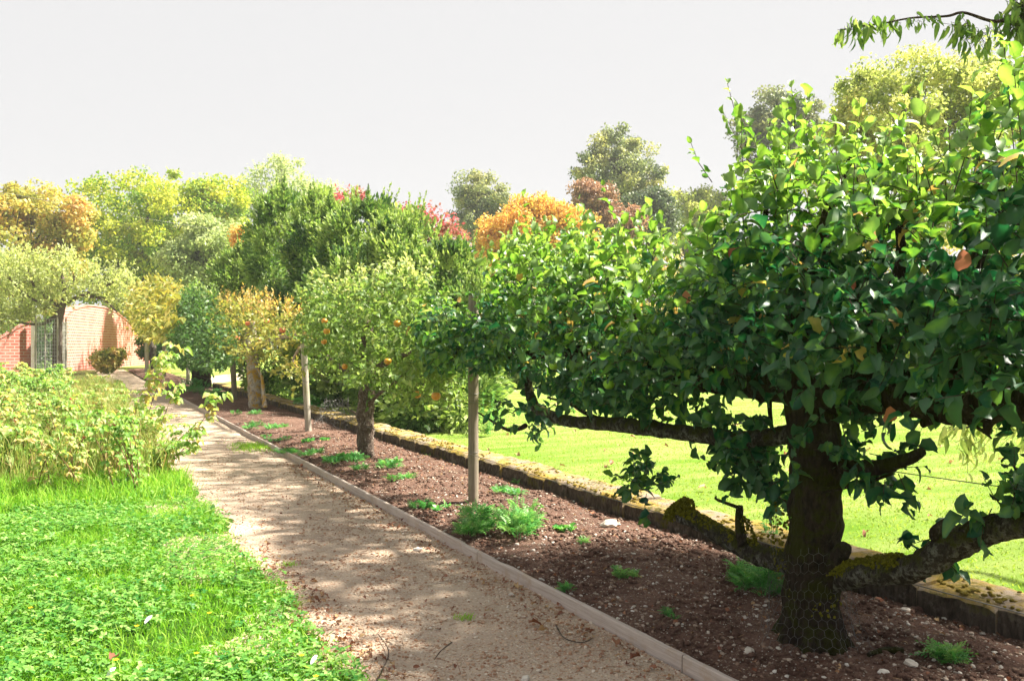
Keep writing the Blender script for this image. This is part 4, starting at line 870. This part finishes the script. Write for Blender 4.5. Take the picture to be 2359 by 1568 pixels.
bg_tree('horse_chestnut_tree', 'russet horse chestnut turning brown behind the left brick wall', 'tree', 'russet_leaf', 60, 70, [(50, 560, 130, 150), (150, 500, 70, 80), (10, 470, 90, 70), (90, 640, 90, 100)], 170, 1.05, 210, .30, 101, G, .4, tint=(.15, .95))
bg_tree('lime_tree', 'broad yellow green tree behind the pear tree, tallest on the left', 'tree', 'lime_leaf', 330, 82, [(340, 520, 180, 130), (240, 560, 90, 140), (440, 500, 110, 100), (310, 650, 120, 120), (500, 470, 70, 60)], 260, 1.25, 190, .30, 102, G, .45, tint=(.1, .95))
bg_tree('ash_tree', 'pale sparse tree rising behind the yew', 'tree', 'mist_leaf', 665, 110, [(655, 450, 85, 90), (610, 440, 60, 60), (730, 470, 60, 60), (560, 480, 50, 60)], 110, 1.4, 95, .34, 103, G, .4)
bg_tree('willow_tree', 'pale green feathery tree between the yew and the yellow green tree', 'tree', 'mist_leaf', 470, 62, [(470, 590, 80, 90), (520, 560, 60, 60), (430, 620, 60, 80)], 110, .9, 170, .24, 104, G, .25)
bg_tree('spindle_tree', 'peach tinted small tree rising behind the right end of the brick wall', 'tree', 'peach_leaf', 400, 84, [(390, 660, 90, 90), (450, 680, 90, 100), (350, 620, 40, 50), (520, 640, 60, 70)], 170, 1.1, 170, .28, 105, G, .2, tint=(.1, .95))
bg_tree('maple_tree', 'small orange maple glimpsed at the left edge of the yew', 'tree', 'orange_leaf', 555, 50, [(555, 560, 32, 36), (575, 610, 26, 40)], 36, .5, 130, .18, 106, G, .12)
bg_tree('maple_tree', 'crimson maple showing over the top of the yew', 'tree', 'crimson_leaf', 975, 40, [(965, 515, 60, 48), (1030, 540, 34, 40), (810, 455, 26, 18), (915, 505, 30, 26)], 60, .5, 60, .17, 107, G, .15, tint=(.3, .9))
bg_tree('oak_tree', 'small round oak standing alone against the sky', 'tree', 'oak_leaf', 1100, 100, [(1100, 440, 52, 48), (1080, 470, 46, 36), (1135, 455, 34, 38), (1100, 510, 60, 40)], 100, 1.0, 190, .28, 108, G, .5, tint=(.1, .85))
bg_tree('oak_tree', 'tall stately oak rising highest against the sky', 'tree', 'oak_leaf', 1420, 92, [(1425, 340, 60, 56), (1420, 410, 100, 70), (1370, 390, 50, 40), (1480, 400, 55, 60), (1440, 470, 70, 50)], 150, 1.0, 200, .28, 109, G, .6, tint=(.1, .9))
bg_tree('maple_tree', 'bright orange maple behind the left end of the big apple tree', 'tree', 'orange_leaf', 1200, 58, [(1200, 530, 95, 72), (1280, 540, 70, 70), (1150, 570, 70, 60), (1230, 490, 50, 40), (1330, 540, 50, 60)], 210, .75, 170, .2, 110, G, .25)
bg_tree('copper_beech', 'dull copper red tree in front of the tall oak', 'tree', 'copper_leaf', 1390, 72, [(1370, 470, 48, 50), (1420, 510, 60, 50), (1345, 450, 30, 30)], 110, .75, 160, .22, 111, G, .3)
bg_tree('holm_oak', 'dark bluish tree at the right foot of the tall oak', 'tree', 'blue_leaf', 1500, 80, [(1500, 490, 52, 52), (1520, 520, 40, 40), (1465, 480, 30, 30)], 100, .9, 160, .26, 112, G, .4, tint=(0, .4))
bg_tree('lime_tree', 'soft yellow tree left of the big apple crown', 'tree', 'olive_gold_leaf', 1590, 90, [(1580, 500, 62, 62), (1630, 490, 50, 50), (1540, 480, 30, 36)], 100, 1.0, 150, .3, 113, G, .4)
bg_tree('oak_tree', 'grey blue oak half hidden behind the top of the apple crown', 'tree', 'blue_leaf', 1790, 92, [(1790, 270, 76, 58), (1740, 300, 50, 50), (1840, 260, 50, 50), (1790, 360, 90, 80)], 150, 1.15, 170, .32, 114, G, .5, tint=(.1, .8))
bg_tree('field_maple', 'large golden olive tree rising behind the big apple tree', 'tree', 'olive_gold_leaf', 2120, 36, [(2080, 260, 170, 140), (2200, 220, 130, 110), (1980, 260, 90, 90), (2320, 230, 130, 140), (2120, 420, 220, 150), (1950, 380, 100, 120)], 330, .62, 210, .15, 115, G, .3, tint=(.2, .85))
for k, (x, d, hw, top, leaf, lab) in enumerate([(1180, 33, 90, 690, 'pale_leaf', 'pale green bush at the lawn edge seen under the left end of the apple crown'), (1330, 38, 110, 640, 'lime_leaf', 'yellow green bush at the lawn edge behind the hanging apples'), (1500, 36, 130, 560, 'peach_leaf', 'pale golden bush showing over the dip in the apple crown'),
        (1700, 38, 120, 600, 'gold_leaf', 'golden bush glimpsed through the middle of the big apple crown'), (1880, 37, 110, 640, 'pale_leaf', 'pale bush glimpsed behind the apple trunk'), (2060, 36, 120, 650, 'lime_leaf', 'yellow green bush glimpsed right of the apple trunk'), (2280, 34, 130, 640, 'gold_leaf', 'golden bush glimpsed at the right edge through the leaves')]):
    base_y = HY + CAM_H * F / d; cy = (top + base_y) / 2
    bg_tree('garden_shrub', lab, 'shrub', leaf, x, d, [(x, cy, hw, (base_y - top) / 2), (x - hw * .6, cy + 40, hw * .6, (base_y - cy - 30)), (x + hw * .6, cy + 30, hw * .6, (base_y - cy - 20))], 110, .42, 120, .13, 130 + k, 'shrubs along the far edge of the lawn', .08)
for k, (x, d, hw, top, leaf, lab) in enumerate([(-200, 120, 260, 560, 'lime_leaf', 'hazy far woodland at the left edge'), (700, 140, 300, 590, 'lime_leaf', 'hazy far woodland behind the yew'), (1150, 140, 260, 600, 'oak_leaf', 'hazy far woodland behind the orange maple'), (1700, 140, 350, 540, 'gold_leaf', 'hazy far woodland behind the apple crown'), (2300, 120, 350, 480, 'gold_leaf', 'hazy far woodland at the right edge')]):
    rg = np.random.default_rng(160 + k); lb = MB(); kk = d / F; ells = [(AT(x + u * hw * .6, (top + 800) / 2 + 10 * v, d + 6 * v), (hw * .5 * kk, hw * .3 * kk, (800 - top) / 2 * kk)) for u in (-1, 0, 1) for v in (0, 1)]
    clumps(lb, rg, ells, 200, 1.8, 110, .5); tag(lb.build('woodland', M[leaf]), lab, 'woodland', kind='stuff')

bg_tree('box_bush', 'dark green bush behind the far posts at the right end of the brick wall', 'shrub', 'dark_leaf', 372, 52, [(372, 800, 40, 40), (400, 815, 40, 30), (345, 800, 22, 34)], 60, .45, 130, .16, 181, None, .08)
bg_tree('laurel_bush', 'dark green bush seen through the gateway gap in the brick wall', 'shrub', 'dark_leaf', 90, 62, [(88, 800, 34, 60), (100, 770, 28, 40)], 60, .5, 130, .18, 182, None, .08)
# ---- the yew
yew = thing('yew_tree', 'huge spreading dark green yew with feathery tips behind the stone wall', 'tree', (*P(830, 960)[:2] + np.array([2.0, 3.0]), 0))
rg = np.random.default_rng(77); lb = MB(); ells = []
for (x, y, hw, hh, d) in [(560, 690, 70, 120, 30), (650, 600, 85, 170, 27), (740, 590, 85, 150, 25), (840, 600, 100, 150, 23), (940, 640, 95, 150, 20.5), (1040, 690, 85, 130, 19), (1100, 800, 60, 150, 18), (640, 800, 90, 130, 26), (760, 800, 110, 150, 22), (900, 830, 110, 160, 18.5), (1010, 870, 100, 140, 17), (1070, 890, 70, 110, 15.6), (960, 900, 90, 100, 15.4), (850, 720, 150, 150, 21), (600, 640, 60, 100, 30)]:
    k = d / F; ells.append((AT(x, y, d + 1.2), (hw * k, hw * k, hh * k)))
clumps(lb, rg, ells, 820, .34, 170, .13, SPRAY, .8, (.1, 1.0), .35, .72)
s = []; dd = []                                              # projecting sprays and leading tips
for (c, r) in ells:
    k = 60; v = rnd_dir(rg, k); v[:, 2] = np.abs(v[:, 2]) * .9 + v[:, 2] * .1; s.append(np.array(c) + v * np.array(r) * .92); dd.append(nrm(v * .7 + UP * .7))
s = np.vstack(s); dd = np.vstack(dd); L = rg.uniform(.3, .8, len(s)); wbm = MB(); sticks(wbm, s, s + dd * L[:, None], .008, taper=.4)
for i in range(46):
    t = rg.random(len(s)); side = rnd_dir(rg, len(s)); inst(lb, *SPRAY, s + dd * (L * t)[:, None], nrm(dd * .8 + side * (1.0 - .6 * t)[:, None]), rnd_dir(rg, len(s)) + UP, .13 * (1.1 - .5 * t), np.clip(.5 + .4 * t + rg.normal(0, .15, len(s)), 0, 1))
for (x, y, d, h) in ((625, 470, 28, 1.1), (655, 450, 27, 1.3), (715, 460, 26, 1.0), (760, 470, 25.5, .9), (848, 470, 23.5, 1.0), (870, 490, 23, .8), (900, 500, 22, .7), (600, 500, 29, .9)):
    p0 = AT(x, y + 40, d); k = 260; t = rg.random(k); a = rg.uniform(0, 6.3, k); sd = np.column_stack([np.cos(a), np.sin(a), np.full(k, .6)]); q_ = p0 + UP * (t * h)[:, None]; sticks(wbm, [p0], [p0 + UP * h], .012)
    inst(lb, *SPRAY, q_, sd, rnd_dir(rg, k) + UP, .34 * (1.05 - t), np.clip(.5 + rg.normal(0, .2, k), 0, 1), wide=.6)
lb.build('crown', M['yew_leaf'], yew)
yb = np.array(yew.location)
for e in ells[:12]: limb(wbm, [yb + rg.normal(0, .2, 3) * [1, 1, 0], (yb + e[0]) / 2 + [0, 0, -.3], e[0]], [.16, .10, .03], 9, 7, .15, fine=3)
wbm.build('trunk', M['bark'], yew)

# ---- shrub against the brick wall
pw = P(248, 852); bg_d = (pw - EYE) @ FW
bg_tree('wall_shrub', 'small round yellowing shrub growing against the brick wall', 'shrub', 'gold_leaf', 248, dA * .96, [(245, 826, 26, 22), (266, 820, 20, 16), (232, 822, 16, 14), (250, 842, 22, 14)], 60, .35, 90, .16, 180, None, .06)

# ---- cherry: trunk stands out of view to the right, one bough reaches in
ch = thing('cherry_tree', 'cherry with long drooping leaves on a bare bough reaching in from the right', 'tree', (7.4, 1.7, 0)); rg = np.random.default_rng(91)
wb = MB(); lb = MB(); limb(wb, [(7.4, 1.7, -.1), (7.4, 1.7, .5), (7.35, 1.75, 1.6), (7.2, 1.8, 2.6), (7.1, 1.8, 4.2)], [.17, .14, .12, .10, .06], 24, 10, .12)
D = 5.6
b1 = [np.array((7.2, 1.8, 2.7)), AT(2480, 80, D + .4), AT(2358, 42, D + .2), AT(2290, 50, D), AT(2220, 30, D), AT(2180, 38, D), AT(2100, 42, D), AT(2030, 55, D), AT(1960, 62, D)]
limb(wb, b1, [.07, .03, .016, .010, .009, .008, .006, .005, .003], 60, 7, .15)
def cherry_leaves(pts, n, spread, sz=.1, tint=.2):
    q_, _ = smooth_path(pts, np.ones(len(pts)), n); p = q_ + rg.normal(0, spread, (n, 3)); d = np.column_stack([rg.normal(0, .35, (n, 2)), -np.ones(n)]); sticks(wb, q_, p, .0015)
    inst(lb, *NARROW, p, d, rnd_dir(rg, n) - FW, sz * rg.uniform(.7, 1.2, n), np.clip(tint + rg.normal(0, .2, n), 0, 1))
cherry_leaves([AT(2075, 52, D), AT(1990, 62, D), AT(1945, 68, D)], 52, .035); cherry_leaves([AT(2160, 45, D), AT(2090, 48, D)], 22, .02, .06); cherry_leaves([AT(2230, 60, D), AT(2195, 58, D)], 26, .04, .1); cherry_leaves([AT(2290, 70, D), AT(2230, 90, D)], 26, .05, .09)
cherry_leaves([AT(2380, 30, D), AT(2320, 60, D)], 90, .07, .09); cherry_leaves([AT(2420, 20, D), AT(2350, 15, D)], 120, .08, .09)
limb(wb, [np.array((7.2, 1.8, 2.4)), AT(2560, 900, 6.5), AT(2420, 940, 6.3), AT(2270, 975, 6.2), AT(2190, 990, 6.2)], [.05, .03, .016, .01, .004], 30, 7, .15)
cherry_leaves([AT(2300, 985, 6.2), AT(2240, 985, 6.2), AT(2180, 985, 6.2)], 40, .05, .12, .75); cherry_leaves([AT(2245, 1010, 6.2), AT(2225, 1040, 6.2)], 18, .05, .11, .8); cherry_leaves([AT(2400, 960, 6.3), AT(2330, 1000, 6.2)], 26, .07, .12, .8)
limb(wb, [(7.1, 1.8, 4.2), (7.4, 2.2, 5.4), (7.9, 2.9, 6.0)], [.06, .05, .03], 12, 8, .12)
for cc, rr_, nb_, dens_ in (((7.9, 2.9, 6.0), (1.3, 1.9, 1.3), 95, 85),):     # the rest of the crown, unseen, placed to shade the bed
    cc = np.array(cc)
    for k in range(nb_):
        e = cc + rnd_dir(rg, 1)[0] * np.array(rr_) * rg.uniform(.7, 1); s0 = cc + (e - cc) * .15; limb(wb, [s0, (s0 + e) / 2 + [0, 0, .1], e], [.03, .02, .006], 6, 5, .1); cherry_leaves([(s0 + e) / 2, e], dens_, .2, .13)
wb.build('trunk', M['twig'], ch); lb.build('crown', M['pale_leaf'], ch)

# ------------------------------------------------------------------ raspberry bed on the left
def raspberry(x, y, h, n, seed, lab, group, spread=.55, lsize=.085, tint=.5, canes=None, name='raspberry_bush', berries=3):
    rg = np.random.default_rng(seed); r_ = thing(name, lab, 'raspberry bush', (x, y, 0), group); wb = MB(); lb = MB(); allp = []
    for k in range(n):
        if canes is None:
            a = rg.uniform(0, 6.28); hh = h * rg.uniform(.55, 1.1); lean = rg.uniform(.1, 1) * spread; b0 = np.array([x + rg.normal(0, spread * .32), y + rg.normal(0, spread * .32), 0]); dr = np.array([math.cos(a), math.sin(a), 0])
            pts = [b0, b0 + dr * lean * .25 + UP * hh * .5, b0 + dr * lean * .6 + UP * hh * .88, b0 + dr * lean * 1.05 + UP * hh * rg.uniform(.85, 1.05)]
        else: pts = canes[k]
        q_, rr = smooth_path(pts, np.linspace(.007, .002, len(pts)), 16); tube(wb, q_, rr, 5)
        nd = 15 if canes is None else 27; qq, _ = smooth_path(pts, np.ones(len(pts)), nd); tan = np.gradient(qq, axis=0)
        for j in range(2 if canes is None else 3, nd):
            a = rg.uniform(0, 6.28); out = nrm(np.array([math.cos(a), math.sin(a), .25])); pet = qq[j] + out * lsize * .9 + UP * .02; sticks(wb, [qq[j]], [pet], .0018)
            ld = nrm(out - UP * .25); sd = nrm(np.cross(ld, UP)); nl = rg.integers(3, 6); dirs = [ld, nrm(ld * .3 + sd), nrm(ld * .3 - sd), nrm(sd - ld * .4), nrm(-sd - ld * .4)][:nl]
            m = len(dirs); inst(lb, *LEAVES[rg.integers(0, 5)], np.tile(pet, (m, 1)), np.array(dirs) + rg.normal(0, .15, (m, 3)) - UP * .2, UP + rg.normal(0, .3, (m, 3)), lsize * rg.uniform(.6, 1.05, m), np.clip(tint + rg.normal(0, .16, m), 0, 1), wide=1.1)
            if j > 5: allp.append(pet)
    wb.build('canes', M['shoot'], r_); lb.build('leaves', M['raspberry_leaf'], r_)
    for k in range(berries):
        p = allp[rg.integers(len(allp))] - UP * .03; b = MB(); v, f = rock_tpl(60, 2); inst(b, v * [1, 1.35, 1.8], f, [p], [[1, 0, 0]], [[0, 0, 1]], .016, .5); b.build('berry', M['berry'], r_)
    return r_
GR = 'raspberry bushes filling the left bed'; rg = np.random.default_rng(400); spots = []
for y in np.concatenate([np.arange(10.7, 16, .9), np.arange(16, 26, 1.5), np.arange(26, 38, 2.6)]):
    xl = -.095 * y - .5; xs_ = np.arange(.55, xl, -.8 if y < 18 else -1.1)
    for x in xs_: spots.append((x + rg.normal(0, .1), y + rg.normal(0, .2)))
for k, (x, y) in enumerate(spots):
    edge = x > .35; far = y > 20
    raspberry(x, y, ((.78 if y < 12.6 else .55) if x > .12 else .8 if x > -.45 else .92) * (1 + .1 * rg.normal()) * (1.0 if y < 24 else .95), 7 if not far else 6, 500 + k, 'tangled raspberry bush in the left bed, ' + ('at its path side' if edge else 'away from the path') + (', far part' if far else ', near part'), GR, .62, .07 if not far else .10, .66 + .12 * rg.normal(), berries=2 if not far else 1)
def gz(x, y, d): return AT(x, y, d)
raspberry(.95, 11.6, 1, 1, 901, 'tall arching raspberry cane standing over the path edge with pale top leaves', None, canes=[[np.array((.8, 11.9, 0)), AT(335, 1000, 12.3), AT(352, 920, 12.3), AT(385, 850, 12.2), AT(412, 800, 12.1)]], lsize=.125, tint=.8, name='raspberry_cane', berries=2)
raspberry(.92, 12.0, 1, 1, 906, 'second tall raspberry cane close behind the tallest arching one', None, canes=[[np.array((.8, 12.2, 0)), AT(322, 980, 12.6), AT(345, 900, 12.6), AT(372, 850, 12.5), AT(392, 825, 12.4)]], lsize=.115, tint=.72, name='raspberry_cane', berries=0)
raspberry(1.0, 11.6, 1, 1, 907, 'raspberry cane rising halfway up in front of the tallest arching one', None, canes=[[np.array((.9, 11.7, 0)), AT(360, 1010, 11.9), AT(385, 940, 11.8), AT(400, 890, 11.7)]], lsize=.115, tint=.7, name='raspberry_cane', berries=1)
raspberry(1.0, 11.2, 1, 1, 902, 'raspberry cane leaning far out over the path with a pale drooping tip', None, canes=[[np.array((.85, 11.3, 0)), AT(400, 1060, 11.3), AT(440, 1010, 11.1), AT(478, 950, 11.0), AT(508, 915, 11.0)]], lsize=.11, tint=.78, name='raspberry_cane', berries=0)
raspberry(1.0, 11.0, 1, 1, 903, 'low leafy raspberry cane sprawling onto the path edge', None, canes=[[np.array((.85, 11.0, 0)), AT(380, 1060, 10.9), AT(430, 1040, 10.7), AT(455, 1000, 10.6)]], lsize=.095, tint=.6, name='raspberry_cane', berries=1)
raspberry(.9, 10.9, 1, 1, 905, 'raspberry cane bending low in front of the bed corner', None, canes=[[np.array((.8, 10.9, 0)), AT(330, 1080, 10.8), AT(360, 1050, 10.7), AT(400, 1030, 10.6)]], lsize=.095, tint=.6, name='raspberry_cane', berries=0)
raspberry(*P(40, 1085)[:2], .5, 6, 904, 'low plant with big broad leaves at the left edge in front of the raspberry bed', None, .35, .17, .6, name='broad_leaved_plant', berries=0)
b = MB(); rng = np.random.default_rng(8)
bk = lambda x, y: x > -.1 * y - .4 and x < path_left(y) - .05
blades(b, scatter(-3.4, 1.0, 10.9, 30, 22000, bk), lambda x, y: 0, .75, .008, .25, (0.0, 1.0))
tag(b.build('tall_grass', M['straw']), 'straw coloured tall grass tangled through the raspberry bed', 'grass', kind='stuff')
b = MB(); blades(b, scatter(-1.6, 1.2, 9.6, 11.6, 9000, gk), left_z, .22, .008, .35, (0.3, 1.0)); tag(b.build('grass_fringe', M['grass']), 'longer grass along the front of the raspberry bed', 'grass', kind='stuff')

# ------------------------------------------------------------------ weeds in the soil bed
def weed(x, y, r, h, n, lab, seed, name='weed', tpl=FEATHERY, lsize=.09, mat='weed_leaf', tint=.5, group='weeds growing in the soil bed', on=None):
    if seed >= 60: tint += ((seed % 5) - 2) * .1; tpl = (FEATHERY, MIDLEAF, LEAVES[2])[seed % 3]; lsize *= (1, .7, .6)[seed % 3]
    rg = np.random.default_rng(seed); p = P(x, y, .06) if on is None else np.array(on, float); z = soil_z(p[0], p[1]) if PATH_R < p[0] < WALL_F else (0 if on is None else p[2]); lb = MB()
    ns = max(3, min(14, n // 40)); sa = rg.uniform(0, 6.28, ns); sr = r * np.sqrt(rg.random(ns)); sh = h * rg.uniform(.25, 1.1, ns); i_ = rg.integers(0, ns, n)      # several plants side by side
    a = rg.uniform(0, 6.28, n); rr = r * .28 * np.sqrt(rg.random(n)); c = np.column_stack([p[0] + (sr * np.cos(sa))[i_] + rr * np.cos(a), p[1] + (sr * np.sin(sa))[i_] + rr * np.sin(a), z + sh[i_] * rg.random(n)])
    d = np.column_stack([np.cos(a) + rg.normal(0, .5, n), np.sin(a) + rg.normal(0, .5, n), rg.uniform(.05, 1.1, n)])
    inst(lb, *tpl, c, d, UP + rg.normal(0, .4, (n, 3)), lsize * rg.uniform(.5, 1.2, n), np.clip(tint + rg.normal(0, .2, n), 0, 1))
    k = min(n, 40); sticks(lb, np.column_stack([c[:k, :2], np.full(k, z)]), c[:k], .002, .4)
    return tag(lb.build(name, M[mat], loc=(p[0], p[1], z)), lab, 'weed', group)
weed(1145, 1225, .33, .17, 800, 'large feathery green weed tuft between the edging board and the tall post', 1, tint=.75, lsize=.10)
weed(1175, 1145, .2, .05, 160, 'flat green weed behind the feathery tuft beside the fallen stick', 2, lsize=.07)
weed(800, 1068, .32, .06, 220, 'weed patch at the left foot of the orange apple tree', 3, lsize=.09); weed(870, 1085, .28, .06, 150, 'smaller weed patch right below the orange apple trunk', 4, lsize=.08)
weed(1000, 1045, .16, .05, 90, 'little bright weed against the stone wall left of the tall post', 5, lsize=.08, tint=.8); weed(1210, 1108, .12, .06, 80, 'weed against the stone wall right of the tall post', 6, lsize=.07, tint=.7)
weed(965, 1165, .12, .04, 60, 'small weed between the edging board and the tall post', 7); weed(690, 1045, .35, .06, 180, 'weed patch beside the edging board below the leaning post', 8, lsize=.09); weed(610, 985, .4, .08, 180, 'weed patch in the bed below the pale trunk', 9, lsize=.1)
for k, (x, y, r_, lab) in enumerate([(560, 958, .3, 'weed patch beside the edging board near the pale trunk'), (645, 1012, .3, 'weed patch beside the edging board under the round brown post'), (770, 1060, .22, 'thin weed patch between the edging board and the orange apple tree'), (925, 1108, .18, 'small weed patch halfway between the apple trunk and the tall post'), (905, 1070, .14, 'bright tiny weed right of the orange apple trunk'),
        (735, 1018, .2, 'weed sprinkling left of the orange apple tree'), (478, 902, .4, 'weed patch at the foot of the dark tree'), (1020, 1175, .1, 'tiny weed by the edging board before the tall post'), (1300, 1225, .06, 'tiny pale weed near the large buff stone'), (1440, 1330, .05, 'lone seedling in the dark soil mid bed')]):
    weed(x, y, r_, .05, int(300 * r_ + 30), lab, 60 + k, lsize=.085, tint=.65)
weed(430, 905, .55, .35, 300, 'leafy weed clump at the far end of the edging board', 10, lsize=.16); weed(490, 920, .45, .2, 220, 'weed clump between the dark trunk and the brown post', 11, lsize=.14)
weed(706, 945, .40, .34, 150, 'bright large leafed plant behind the leaning pale post', 12, 'leafy_plant', LEAVES[1], .2, 'weed_leaf', .8)
weed(1700, 1345, .13, .07, 160, 'grey green weed left of the netted trunk', 13, tint=.7); weed(1755, 1375, .12, .2, 200, 'taller green weed against the left side of the netting', 14, tint=.6); weed(1780, 1270, .10, .5, 110, 'tall spindly weed with toothed leaves behind the mossy left arm', 15, lsize=.06, tint=.6)
weed(2195, 1528, .09, .04, 110, 'grey green thistle rosette at the bottom right of the bed', 16, 'thistle', FEATHERY, .085, tint=.75); weed(1345, 1255, .05, .03, 40, 'small grey weed in the middle of the bed', 17, lsize=.05, tint=.75); weed(1545, 1420, .04, .03, 30, 'tiny green weed near the edging board and flints', 18, lsize=.05)
weed(2260, 1495 - 130, .07, .05, 50, 'little weed at the foot of the stone wall on the right', 19, lsize=.06); weed(1310, 1365, .05, .03, 40, 'small weed behind the edging board joint', 20, lsize=.05)
weed(580, 1030, .35, .03, 420, 'low bright grass tuft in the path beside the edging board', 21, 'grass_tuft', BLADE, .07, 'grass', .8, None) if False else None
bb = MB(); pt = P(585, 1030); blades(bb, np.column_stack([pt[0] + rng.normal(0, .16, 900), pt[1] + rng.normal(0, .3, 900)]), lambda x, y: 0, .07, .008, .5, (.5, 1)); tag(bb.build('grass_tuft', M['grass'], loc=(pt[0], pt[1], 0)), 'bright grass tuft growing in the path near the edging board', 'grass tuft')
bb = MB(); pt = P(665, 1302); blades(bb, np.column_stack([pt[0] + rng.normal(0, .03, 120), pt[1] + rng.normal(0, .03, 120)]), lambda x, y: 0, .04, .004, .5, (.5, 1)); tag(bb.build('grass_tuft', M['grass'], loc=(pt[0], pt[1], 0)), 'tiny grass tuft on the path near the lawn edge', 'grass tuft')
bb = MB(); pt = P(1160 - 90, 1423); blades(bb, np.column_stack([pt[0] + rng.normal(0, .025, 100), pt[1] + rng.normal(0, .025, 100)]), lambda x, y: 0, .035, .004, .5, (.5, 1)); tag(bb.build('grass_tuft', M['grass'], loc=(pt[0], pt[1], 0)), 'tiny grass tuft in the middle of the near path', 'grass tuft')
for k, (x, y, h, lab) in enumerate([(1120, 1000, .7, 'upright narrow leaved plant behind the wall right of the tall post'), (1090 + 60, 985, .5, 'second narrow leaved plant behind the wall, farther from the post')]):
    p = P(x, y, .0); rg = np.random.default_rng(700 + k); lb = MB()
    for j in range(9):
        b0 = np.array([p[0] + rg.normal(0, .03), p[1] + rg.normal(0, .03), 0]); t0 = b0 + UP * h * rg.uniform(.6, 1) + rg.normal(0, .16, 3); sticks(lb, [b0], [t0], .003, .5); m = 26; t = rg.random(m); a = rg.uniform(0, 6.28, m)
        inst(lb, *NARROW, b0 + (t0 - b0) * t[:, None], np.column_stack([np.cos(a), np.sin(a), np.full(m, .4)]), np.tile(UP, (m, 1)), .09 * (1.1 - .5 * t), .7)
    tag(lb.build('border_plant', M['weed_leaf'], loc=(p[0], p[1], 0)), lab, 'plant')

# ------------------------------------------------------------------ the bright hazy air
m, t, o = newmat('haze'); v = t.nodes.new('ShaderNodeVolumePrincipled'); v.inputs['Density'].default_value = .0005; v.inputs['Color'].default_value = (.97, .98, 1, 1); v.inputs['Anisotropy'].default_value = .2
t.links.new(v.outputs[0], o.inputs['Volume']); b = MB()
x0, x1, y0, y1, z0, z1 = -300, 300, -70, 300, -1.1, 42
b.add([(x, y, z) for z in (z0, z1) for y in (y0, y1) for x in (x0, x1)], [(0, 2, 3, 1), (4, 5, 7, 6), (0, 1, 5, 4), (2, 6, 7, 3), (0, 4, 6, 2), (1, 3, 7, 5)])
tag(b.build('haze', m, smooth=False), 'bright hazy air over the garden', 'haze', kind='stuff')
